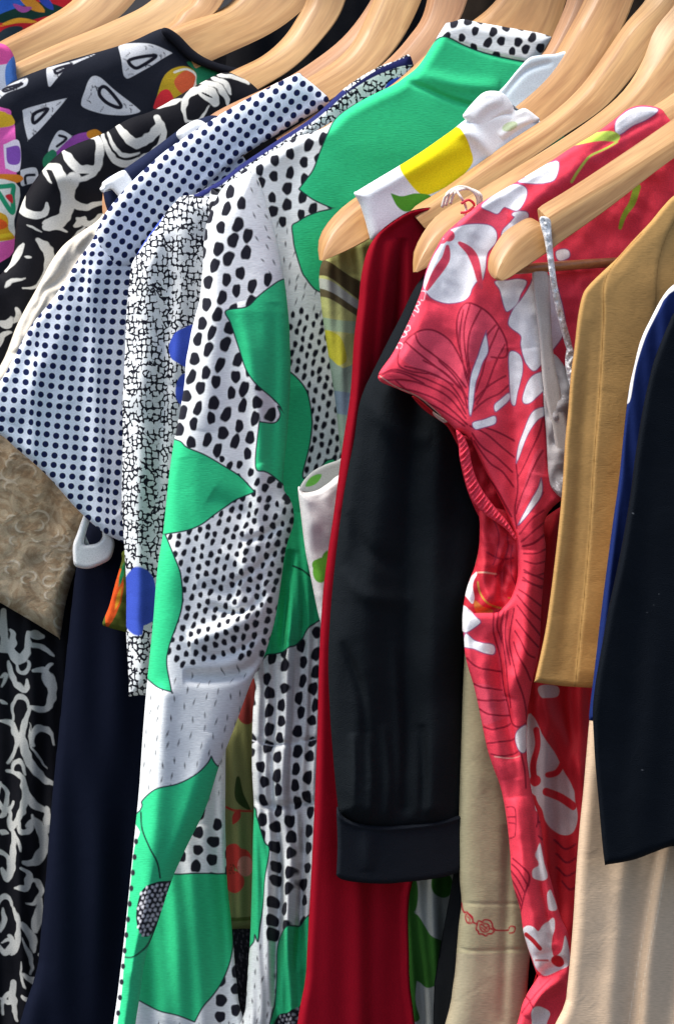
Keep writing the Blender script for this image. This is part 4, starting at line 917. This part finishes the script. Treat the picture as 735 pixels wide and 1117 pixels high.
# ------------------------------------------------------------------ red flowered dress
t = garment('red_floral_dress', 'coral red dress with white hibiscus flowers and fine white lettering on its sleeve', 'dress', 560, 2.0)
W = [R1((244, 268), (262, 228), (300, 207), (350, 196), (405, 199), (432, 222), (432, 258), (402, 296), (398, 345), (388, 388), (372, 392), (356, 415), (345, 440), (320, 456), (270, 463), (228, 452), (205, 435), (188, 402), (203, 348), (224, 300)),
     R1((380, 138), (410, 108), (450, 80), (490, 64), (520, 68), (535, 85), (532, 115), (518, 145), (500, 155), (470, 145), (455, 142), (435, 163), (410, 155)),
     R1((520, 38), (560, 15), (600, -5), (640, -12), (642, 20), (630, 45), (600, 62), (570, 62), (545, 45)),
     R1((428, 390), (470, 385), (505, 380), (535, 390), (515, 430), (500, 465), (470, 490), (458, 475), (445, 420)),
     R1((560, 378), (620, 376), (650, 480), (650, 560), (600, 640), (565, 690), (535, 668), (522, 640), (512, 600), (512, 570), (480, 545), (470, 525), (485, 485), (520, 440), (545, 400)),
     R1((448, 240), (455, 215), (490, 180), (512, 155), (535, 165), (532, 195), (500, 240), (450, 260)),
     R1((630, 290), (660, 280), (678, 290), (675, 312), (640, 320)),
     R1((398, 562), (400, 562), (406, 620), (388, 660), (376, 700), (365, 740), (360, 800), (352, 842), (345, 820), (345, 760), (352, 700), (372, 640)),
     R1((470, 640), (485, 620), (515, 640), (520, 690), (500, 760), (490, 800), (475, 792), (472, 740)),
     R1((520, 770), (545, 715), (585, 690), (610, 690), (600, 740), (570, 780), (545, 798), (522, 795)),
     R2((470, 85), (470, 110), (440, 145), (428, 150), (425, 128), (445, 108)), R2((358, 190), (390, 178), (428, 164), (430, 190), (400, 203), (368, 212)),
     R2((600, 135), (608, 150), (575, 180), (540, 225), (512, 285), (492, 322), (498, 270), (520, 215), (545, 165), (575, 140)),
     R2((585, 372), (585, 430), (545, 490), (503, 530), (520, 495), (552, 445), (575, 405)),
     R3((100, 165), (130, 185), (160, 215), (182, 240), (150, 268), (110, 287), (88, 262), (90, 215)), R3((115, 288), (150, 318), (190, 332), (235, 340), (237, 382), (200, 380), (150, 360), (104, 350), (104, 320)),
     R3((155, 15), (160, 25), (142, 70), (150, 130), (140, 157), (115, 125), (105, 110), (130, 50)),
     R3((345, 725), (388, 700), (388, 800), (372, 825), (348, 806), (332, 762)),
     Q3((545, 395), (570, 365), (600, 348), (640, 342), (685, 352), (650, 382), (600, 405), (560, 432), (548, 430)),
     Q3((235, 700), (215, 690), (225, 680), (265, 680), (268, 700)),
     Q3((235, 580), (300, 550), (355, 515), (368, 540), (355, 580), (310, 590), (260, 588))]
WB = [R4((265, 268), (272, 250), (282, 246), (300, 320), (318, 400), (265, 407), (257, 372), (274, 340), (262, 300)), R4((312, 475), (325, 455), (335, 460), (358, 538), (320, 542), (312, 515)),
      R4((208, 640), (212, 622), (235, 614), (262, 622), (282, 640), (300, 610), (325, 580), (345, 582), (345, 625), (332, 665), (338, 740), (355, 745), (378, 720), (392, 655), (410, 720), (410, 780), (360, 808), (300, 832), (268, 812), (245, 755), (222, 690)),
      R4((245, 1049), (250, 1000), (268, 978), (290, 975), (325, 1000), (310, 1049), (300, 1120), (250, 1120)), R4((262, 75), (290, 72), (292, 95), (265, 102))]
LN = []
def ln(f, *p, w=.95): LN.append(stroke(f(*p), w))
ln(R1, (350, 735), (330, 680), (300, 620), (270, 580), (220, 552), (170, 560), (130, 590), (108, 630), (110, 670), (150, 690), (220, 700), (290, 735))
ln(R1, (165, 565), (180, 600), (230, 640), (290, 690), (335, 745)); ln(R1, (130, 590), (200, 650), (270, 705), (310, 745))
ln(R1, (320, 640), (305, 585), (303, 520), (318, 475), (345, 462), (395, 485), (435, 530), (465, 590), (462, 640), (415, 642))
ln(R1, (325, 485), (312, 590), (330, 690), (345, 740)); ln(R1, (348, 468), (330, 540), (332, 620), (348, 720)); ln(R1, (385, 482), (350, 560), (342, 640), (350, 700)); ln(R1, (430, 535), (395, 580), (375, 640))
ln(R1, (440, 545), (400, 640), (385, 700), (365, 760)); ln(R1, (460, 600), (430, 660), (400, 740), (370, 800)); ln(R1, (40, 700), (80, 690), (130, 700), (190, 730))
ln(R2, (45, 30), (90, 10), (150, 25), (220, 50), (290, 90), (335, 160)); ln(R2, (60, 45), (130, 45), (190, 60), (270, 100), (335, 175)); ln(R2, (100, 70), (170, 85), (250, 120), (340, 195))
ln(R2, (130, 0), (210, 20), (280, 60), (330, 130)); ln(R2, (190, -20), (260, 20), (320, 80), (340, 140)); ln(R2, (95, 45), (160, 100), (240, 140), (330, 200)); ln(R2, (240, -20), (300, 40), (340, 110))
ln(R2, (350, 200), (400, 225), (450, 270), (485, 300)); ln(R2, (358, 225), (390, 270), (430, 300), (480, 350)); ln(R2, (365, 250), (410, 320), (450, 350), (485, 400)); ln(R2, (400, 205), (440, 220), (485, 245))
ln(R2, (355, 240), (365, 300), (400, 360), (440, 420), (480, 500)); ln(R2, (350, 250), (350, 320), (380, 380), (410, 440)); ln(R2, (360, 150), (400, 110), (440, 90), (470, 60)); ln(R2, (360, 120), (400, 70), (460, 30))
ln(R2, (492, 325), (500, 400), (490, 480), (500, 540)); ln(R2, (588, 280), (545, 370), (510, 440), (495, 490)); ln(R2, (590, 160), (575, 230), (530, 320), (498, 370)); ln(R2, (505, 530), (560, 470), (590, 420))
ln(R2, (495, 690), (380, 690)); ln(R2, (510, 560), (545, 520), (590, 480)); ln(R2, (515, 585), (550, 560), (595, 520)); ln(R2, (520, 600), (560, 590), (595, 560), w=1.2); ln(R2, (525, 625), (565, 625), (595, 610)); ln(R2, (528, 650), (565, 660), (595, 650)); ln(R2, (528, 680), (565, 700), (595, 690)); ln(R2, (525, 705), (560, 730), (592, 735))
for a_ in (((380, 20), (420, 32), (462, 50)), ((370, 55), (410, 68), (455, 90)), ((352, 95), (400, 125), (452, 170)), ((345, 120), (400, 180), (450, 232)), ((345, 165), (395, 225), (448, 300)), ((340, 230), (390, 290), (440, 352)), ((335, 280), (370, 330), (400, 385), (425, 400)), ((330, 330), (350, 380), (385, 440), (405, 500)),
           ((120, 400), (150, 430), (195, 450), (258, 455)), ((145, 512), (195, 533), (265, 538)), ((158, 583), (215, 592), (280, 582)), ((172, 625), (225, 653), (300, 652)), ((193, 705), (245, 720), (305, 690)), ((210, 780), (270, 775), (335, 755)), ((228, 828), (285, 838), (350, 815)),
           ((240, 200), (238, 300), (262, 400), (270, 500), (298, 620), (318, 690), (360, 708), (388, 685)), ((285, 190), (268, 270), (290, 400), (300, 500), (312, 620)), ((330, 180), (310, 330), (345, 470), (378, 590), (388, 680)), ((300, 190), (290, 300), (315, 430)), ((262, 190), (254, 260), (270, 330)), ((350, 760), (365, 830), (380, 900), (385, 980))):
    LN.append(stroke(R3(*a_), .95))
for a_ in (((165, 315), (210, 350), (245, 390), (240, 440)), ((160, 340), (200, 375), (235, 430)), ((155, 370), (190, 410), (225, 470)), ((152, 400), (185, 450), (210, 510)), ((160, 440), (190, 500), (205, 535)), ((195, 560), (215, 500), (240, 430)), ((262, 170), (275, 150), (310, 170), (320, 210), (300, 230), (270, 210)),
           ((300, 230), (320, 330), (350, 450), (390, 600)), ((260, 0), (275, 80), (270, 150)), ((210, 920), (240, 950), (270, 1000)), ((200, 1000), (260, 930), (330, 850)), ((345, 230), (380, 280), (440, 250)), ((350, 300), (390, 330), (440, 320)), ((350, 350), (390, 390), (430, 380)), ((360, 400), (400, 450), (430, 450)), ((385, 470), (410, 510), (425, 510))):
    LN.append(stroke(R4(*a_), .95))
for k in range(16):
    f = k/15; x = 503+46*f**1.25; y = 492+78*f
    LN.append(stroke([(x-3, y-1), (x+1, y+2), (x+6, y+4)], .5))
for a_ in (((135, 85), (165, 85), (180, 110), (180, 205), (165, 222), (148, 225)), ((140, 130), (178, 130)), ((145, 155), (180, 160))):
    LN.append(stroke(R4(*a_), .8))
TX = lambda *p: Z(415, 290, 9.19, *p)
LT = [stroke(TX(*p), .42) for p in (((378, 300), (385, 262), (425, 250), (450, 265), (445, 300), (435, 345), (410, 345)), ((345, 372), (380, 358), (402, 380), (380, 402), (340, 395), (335, 380)), ((318, 420), (350, 402), (388, 440), (385, 472), (362, 455), (335, 445)),
      ((300, 462), (325, 480)), ((338, 500), (344, 508)), ((250, 548), (288, 550)), ((238, 592), (268, 578)), ((250, 612), (290, 598), (298, 640), (262, 662), (235, 640), (258, 618)), ((200, 662), (240, 665), (268, 690), (232, 716), (205, 690)), ((180, 716), (212, 722)),
      ((160, 825), (150, 800), (180, 775), (215, 778), (225, 800), (205, 835)), ((162, 800), (176, 832)))]
hemw = stroke([(414, 410), (432, 422), (458, 434), (480, 453)], .5)
PK = [R1((110, 640), (120, 600), (150, 570), (220, 552), (275, 582), (320, 650), (350, 735), (290, 730), (200, 700)), R1((320, 640), (303, 520), (320, 472), (345, 462), (395, 485), (435, 530), (465, 590), (440, 640), (380, 660)),
      R1((300, 200), (360, 150), (430, 165), (470, 150), (450, 220), (400, 195)), R3((150, 520), (265, 540), (300, 640), (200, 700), (170, 610)), R2((500, 480), (560, 300), (590, 280), (588, 370), (530, 450))]
wf = union([poly(p) for p in W]); wb = union([poly(p) for p in WB])
REDM = dict(rough=.7, wrinkle=.45, mottle=.05, spec=.25)
core = union(ell(489, 257, 6.5, 6.5), swell(R1((268, 272), (262, 315), (232, 362), (200, 415)), 4.4, lo=.4), swell(R1((308, 260), (342, 288), (366, 335), (385, 410)), 4.2, lo=.4), swell(R1((245, 262), (255, 255), (272, 245)), 2))
yelg = union(poly(Q3((415, 466), (445, 440), (485, 425), (530, 420), (558, 432), (552, 452), (500, 452), (460, 458))), stroke(Q3((552, 455), (520, 475), (470, 500), (430, 550), (408, 585)), 1.2))
grn2 = stroke(Q3((615, 600), (600, 650), (575, 690), (560, 730)), 4.2, 2.0)
RO = [(412, 412), (429, 384), (446, 350), (459, 318), (465, 294), (478, 266), (486, 254), (498, 243), (511, 232), (526, 220), (567, 196), (600, 176), (621, 162), (645, 148), (658, 139), (675, 126), (684, 119), (697, 115), (712, 116), (722, 120), (728, 128), (745, 140), (800, 140), (800, 420), (650, 520),
      (597, 560), (595, 600), (593, 625), (590, 665), (588, 706), (582, 735), (578, 757), (575, 775), (574, 792), (574, 821), (579, 860), (583, 878), (589, 897), (594, 934), (603, 970), (611, 1000), (620, 1024), (622, 1080), (622, 1150), (562, 1150), (567, 1105), (574, 1085), (586, 1066), (585, 1062), (581, 1051), (571, 1019), (567, 992), (561, 972), (557, 953), (556, 929), (552, 892), (546, 860), (538, 838), (531, 816), (524, 782), (517, 750), (509, 723), (506, 701),
      (508, 672), (540, 668), (549, 662), (558, 650), (564, 630), (564, 605), (562, 586), (558, 574), (551, 557), (543, 541), (532, 520), (523, 501), (516, 486), (508, 475), (498, 470), (490, 462), (482, 455), (459, 436), (433, 424)]
rf = [fold([(520, 280), (512, 380), (515, 470), (540, 560)], 14, .008), fold([(470, 330), (450, 380), (440, 415)], 14, .006), 
      fold([(556, 380), (560, 480), (562, 580)], 9, -.008), fold([(580, 380), (585, 480), (580, 600)], 10, .008), fold([(575, 600), (572, 700), (555, 760)], 10, .010), fold([(540, 690), (545, 760), (560, 830)], 6, -.008), fold([(525, 700), (533, 770), (550, 850)], 8, .007),
      fold([(548, 670), (545, 720), (556, 790), (565, 850)], 4, -.006), fold([(562, 870), (572, 960), (590, 1040)], 12, .012), fold([(581, 880), (590, 960), (604, 1030)], 4, -.010), fold([(585, 1066), (600, 1058), (620, 1050)], 6, -.016), fold([(575, 1110), (590, 1085), (615, 1068)], 7, .010),
      fold([(640, 170), (690, 140), (720, 125)], 4, -.004), fold([(555, 240), (620, 190), (680, 145)], 9, .006), fold([(610, 300), (620, 400), (600, 520)], 20, -.010), crumple(.003, 36, 31), crumple(.0012, 14, 37),
      # pinned waist: the front strip rolls towards the viewer
      fold([(585, 560), (580, 680), (568, 800), (580, 900), (600, 1000)], 14, .006)]
gold = [stroke(R3(*p), .55) for p in (((160, 20), (200, 22), (238, 20)), ((245, 840), (300, 846), (356, 838)))]
sheet('bodice', t, RO, 2.0, F_('hibiscus_cotton', RED, **REDM), fn=rf, step=1.3, T=.011, R=7, fadeR=14,
      off=lambda X, Y: .008*np.clip((Y-260)/200, 0, 1),
      layers=[fill(union([poly(p) for p in PK]), (0.90, 0.085, 0.14, 1)), fill(union(LN), WINE), fill(wf, PETAL), again(2, .45, (0.28, 0.05, 0.22, 1)), fill(core, (0.78, 0.07, 0.12, 1)), fill(wb, PETAL),
              fill(union(ell(607, 1048, 6.5, 6), stroke(R4((222, 652), (255, 680), (285, 715)), 2.4), stroke(R4((262, 766), (315, 766)), 1)), (0.60, 0.02, 0.03, 1)),
              fill(yelg, (0.55, 0.72, 0.10, 1)), fill(grn2, (0.32, 0.50, 0.04, 1)), fill(union(LT), (0.92, 0.80, 0.84, 1)), fill(union([hemw]+gold), (0.80, 0.55, 0.45, 1))])
# inside of the armhole and the rolled lower edge
AH = [(524, 556), (523, 575), (522, 596), (518, 616), (512, 632), (508, 645), (505, 662), (504, 680), (507, 692), (530, 692), (555, 690), (578, 670), (580, 600), (566, 570), (545, 555)]
sheet('armhole', t, AH, 2.012, F_('hibiscus_inner', (0.62, 0.028, 0.05, 1), **REDM), step=1.2, T=.016, R=12,
      fn=[crumple(.006, 15, 3), fold([(556, 590), (548, 620), (545, 655)], 4, -.012), fold([(532, 590), (528, 640), (540, 660)], 6, .007), fold([(508, 668), (530, 667), (552, 662)], 4, -.006)],
      layers=[fill(union([stroke(R2(*p), .9) for p in (((420, 510), (440, 560), (430, 620), (420, 660)), ((470, 560), (465, 620), (440, 660), (425, 700)), ((485, 600), (480, 680), (500, 735)), ((400, 620), (440, 640), (490, 640)))]), WINE),
              fill(union([poly(W[k]) for k in (14, 15, 16)]), PETAL), fill(union(stroke(R3((165, 60), (175, 110), (220, 160), (265, 175)), 1.0), stroke(R3((300, 130), (350, 136)), .7)), (0.50, 0.33, 0.05, 1)),
              fill(poly(R3((150, 140), (190, 170), (230, 185), (205, 220), (180, 235), (155, 190))), (0.65, 0.20, 0.04, 1)), fill(stroke(R3((165, 18), (240, 22)), .8), (0.78, 0.5, 0.35, 1))])
sheet('armhole_frill', t, [(497, 469), (505, 475), (511, 488), (514, 504), (519, 521), (528, 538), (541, 555), (553, 569), (563, 586), (560, 588), (553, 579), (543, 571), (531, 563), (521, 554), (514, 544), (508, 528), (505, 514), (501, 500), (500, 486)], 1.985,
      F_('hibiscus_frill', RED, **REDM), step=1.0, T=.006, R=5, fn=[lambda X, Y: .0022*np.sin((X*.9+Y*.75)*1.25)+.0012*np.sin((X+Y)*.7)])
sheet('armhole_lining', t, [(500, 478), (515, 480), (532, 505), (552, 540), (575, 575), (580, 620), (560, 640), (545, 600), (520, 560), (505, 520)], 2.03,
      F_('hibiscus_lining_shaded', (0.55, 0.02, 0.04, 1), **REDM), step=1.5, T=.004, R=5, fn=[crumple(.004, 14, 4)])  # the dress red made darker to paint shade inside the slit
sheet('armhole_facing', t, [(449, 432), (459, 437), (474, 450), (486, 458), (496, 468), (503, 480), (502, 492), (498, 484), (488, 466), (478, 458), (462, 447)], 2.012,
      F_('facing', (0.5, 0.02, 0.03, 1)), step=1.2, T=.004, R=4, layers=[fill(poly([(472, 449), (480, 450), (488, 458), (484, 461), (474, 454)]), (0.72, 0.66, 0.60, 1))])
PB = [R3((395, 650), (460, 740), (500, 800), (545, 900), (590, 990), (520, 1020), (420, 1010), (390, 900)), R3((440, 530), (520, 525), (520, 570), (460, 580))]
PB2 = [R4((262, 0), (300, -10), (420, -5), (440, 60), (455, 130), (435, 185), (400, 208), (350, 195), (315, 150), (300, 100), (275, 60))]
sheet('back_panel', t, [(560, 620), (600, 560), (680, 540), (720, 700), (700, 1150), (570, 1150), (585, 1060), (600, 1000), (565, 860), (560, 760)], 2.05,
      F_('hibiscus_back_shaded', (0.56, 0.018, 0.03, 1), **REDM), fn=[drape(.012, 60, 3), crumple(.005, 34, 8), fold([(590, 760), (640, 860), (650, 960)], 9, .010)], step=1.8, T=.014, R=20,  # same cloth with red and petals darkened, shade painted into the colour
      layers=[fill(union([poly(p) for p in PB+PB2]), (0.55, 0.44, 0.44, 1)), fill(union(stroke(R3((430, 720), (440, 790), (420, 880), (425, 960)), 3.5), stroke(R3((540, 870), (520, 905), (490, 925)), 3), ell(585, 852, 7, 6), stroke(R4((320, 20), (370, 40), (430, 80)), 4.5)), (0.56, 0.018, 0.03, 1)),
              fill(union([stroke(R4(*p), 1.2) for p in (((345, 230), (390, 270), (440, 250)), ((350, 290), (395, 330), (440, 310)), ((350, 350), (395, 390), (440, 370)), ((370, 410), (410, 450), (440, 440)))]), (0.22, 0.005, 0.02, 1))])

# ------------------------------------------------------------------ silver strap dress
t = garment('silver_strap_dress', 'grey sheer dress with beaded silver straps looped over the nearest hanger', 'dress', 610, 1.965)
def sequins(nt, at, base):
    v = N(nt, 'ShaderNodeTexVoronoi', voronoi_dimensions='2D'); v.inputs['Scale'].default_value = .55; nt.links.new(at, v.inputs['Vector'])
    cv = N(nt, 'ShaderNodeSeparateColor'); nt.links.new(v.outputs['Color'], cv.inputs[0])
    return mixc(nt, cv.outputs[0], (0.55, 0.54, 0.53, 1), (0.97, 0.96, 0.95, 1))
BEAD = lambda lay: fabric('silver_beads', (0.8, 0.8, 0.8, 1), lay, extra=sequins, rough=.25, weave=1.0, sheen=0, spec=.8)
sheet('strap', t, [(588, 240), (593, 236), (600, 240), (601, 252), (604, 285), (609, 320), (615, 345), (622, 370), (627, 392), (629, 406), (625, 406), (618, 383), (609, 352), (603, 325), (599, 300), (594, 265)], 1.932, BEAD, step=1.2, T=.004, R=4, fn=[crumple(.003, 5, 1)], off=lambda X, Y: -.030*np.clip((Y-300)/80, 0, 1))
sheet('strap', t, [(580, 296), (588, 293), (597, 298), (600, 330), (603, 383), (612, 430), (620, 470), (622, 500), (610, 500), (600, 460), (592, 420), (588, 370), (583, 330)], 1.972, F_('grey_ribbon', (0.58, 0.54, 0.50, 1), rough=.5), step=1.5, T=.004, R=4)
sheet('bead_tassel', t, [(619, 375), (624, 378), (628, 395), (629, 425), (626, 436), (622, 425), (616, 398)], 1.96, BEAD, step=1.2, T=.006, R=5, fn=[crumple(.006, 4, 6)])
sheet('bodice', t, [(594, 388), (604, 386), (616, 400), (626, 415), (640, 415), (660, 430), (660, 556), (634, 552), (618, 547), (604, 536), (598, 520), (595, 470), (592, 430)], 1.978, F_('sheer_grey', (0.42, 0.40, 0.40, 1), rough=.45, wrinkle=.9), step=1.5, T=.008, R=7,
      fn=[crumple(.006, 16, 5)], layers=[fill(spots(3.2, 3.6, .9, .9, 20, jit=.3, seed=3, where=lambda x, y: (y > 515+.8*np.abs(x-618)) | (np.abs(y-(430+(x-600)*.3)) < 3)), (0.85, 0.85, 0.85, 1))])

# ------------------------------------------------------------------ ochre dress
t = garment('ochre_dress', 'ochre tan dress with long front seams ending above the red print', 'dress', 670, 1.915)
OC = (0.47, 0.275, 0.098, 1)
s1 = [(700, 255), (662, 300), (658, 350), (654, 420), (648, 500), (643, 580), (637, 650), (631, 710), (626, 760)]
s2 = [(760, 200), (722, 270), (714, 340), (706, 420), (698, 520), (690, 620)]
sheet('body', t, [(800, 180), (760, 198), (735, 213), (722, 226), (708, 243), (690, 262), (672, 282), (655, 298), (642, 311), (635, 322), (630, 345), (626, 380), (622, 410), (619, 450), (616, 480), (613, 530), (610, 565), (605, 610), (600, 650), (595, 685), (589, 715), (583, 742), (584, 744), (610, 748), (640, 750), (700, 752), (800, 752)], 1.915,
      F_('ochre_linen', OC, wrinkle=.5, weave=.38, knit=True, mottle=.08), step=1.5, T=.008, R=5, fadeR=20,
      fn=[step_fold(s1, 1.6, .0035), step_fold(s2, 2.5, -.004), crumple(.0016, 44, 12), fold([(640, 350), (634, 480), (626, 600), (612, 740)], 9, -.004)],
      layers=[fill(union(stroke(s1, .8), stroke(s2, .35)), (0.22, 0.12, 0.035, 1)), fill(stroke([(585, 739), (612, 743), (645, 745), (700, 747)], .5), (0.30, 0.17, 0.05, 1))])

# ------------------------------------------------------------------ cream skirt, lower right
t = garment('cream_skirt', 'long pale cream skirt filling the lower right corner', 'skirt', 680, 1.88)
p1 = [(700, 560), (690, 760), (682, 920), (676, 1000), (668, 1080), (664, 1150)]
sheet('body', t, [(700, 480), (684, 540), (673, 585), (662, 625), (654, 680), (648, 730), (644, 770), (641, 800), (636, 860), (632, 900), (628, 950), (625, 1000), (621, 1050), (617, 1090), (612, 1150), (800, 1150), (800, 480)], 1.88,
      F_('cream_wool', (0.64, 0.47, 0.32, 1), wrinkle=.5, weave=.38, knit=True), step=1.8, T=.018, R=14, fadeR=20,
      fn=[fold(p1, 12, .006, False), fold([(x+18, y) for x, y in p1], 12, -.005, False), fold([(735, 900), (715, 1000), (700, 1150)], 10, .006, False), fold([(722, 900), (700, 1020), (688, 1150)], 7, -.004, False), crumple(.002, 50, 2), fold([(760, 900), (740, 1020), (725, 1150)], 9, -.005, False)],
      layers=[fill(union(stroke([(731, 930), (715, 1010), (700, 1080), (692, 1150)], .5), stroke([(718, 930), (700, 1020), (686, 1100), (680, 1150)], .45)), (0.78, 0.66, 0.50, 1))])
# ------------------------------------------------------------------ blue dress with white edge
t = garment('royal_blue_dress', 'royal blue dress with white edging seen as a strip beside the black dress', 'dress', 690, 1.845)
sheet('body', t, [(800, 280), (760, 298), (735, 310), (722, 324), (708, 350), (698, 372), (691, 400), (685, 428), (680, 470), (675, 520), (668, 570), (662, 615), (655, 670), (648, 730), (643, 770), (642, 784), (644, 786), (660, 788), (700, 790), (800, 790)], 1.845,
      F_('royal_blue', (0.012, 0.025, 0.12, 1), wrinkle=.3), step=1.5, T=.008, R=6, fn=[drape(.005, 60, 1)],
      layers=[fill(poly([(800, 270), (735, 306), (722, 322), (706, 350), (696, 372), (689, 400), (684, 432), (682, 440), (687, 434), (693, 400), (702, 372), (711, 352), (720, 335), (726, 325), (740, 315), (800, 296)]), (0.80, 0.78, 0.76, 1))])
# ------------------------------------------------------------------ black dress, nearest
t = garment('black_dress', 'plain black dress nearest the right edge with straight hem', 'dress', 700, 1.80)
sheet('body', t, [(800, 300), (760, 322), (737, 338), (728, 355), (720, 374), (712, 396), (705, 425), (699, 455), (692, 500), (687, 540), (679, 588), (671, 628), (663, 665), (656, 705), (649, 745), (646, 775), (647, 800), (649, 835), (653, 880), (656, 915), (659, 941), (662, 943), (690, 938), (712, 930), (735, 922), (800, 906)], 1.80,
      F_('black_crepe', (0.0045, 0.0065, 0.010, 1), wrinkle=.5, weave=1.2), step=2, T=.012, R=8, fn=[drape(.006, 130, 5, slope=.12), crumple(.002, 60, 2)],
      layers=[fill(union([ell(x, y, 1.0, .6, a_) for x, y, a_ in ((712, 660, -30), (718, 648, -40), (704, 668, 10), (690, 560, 30), (700, 840, 0))]), (0.16, 0.17, 0.18, 1))])

sun_d.use_shadow = True
S.render.engine = 'CYCLES'
bpy.context.view_layer.update()
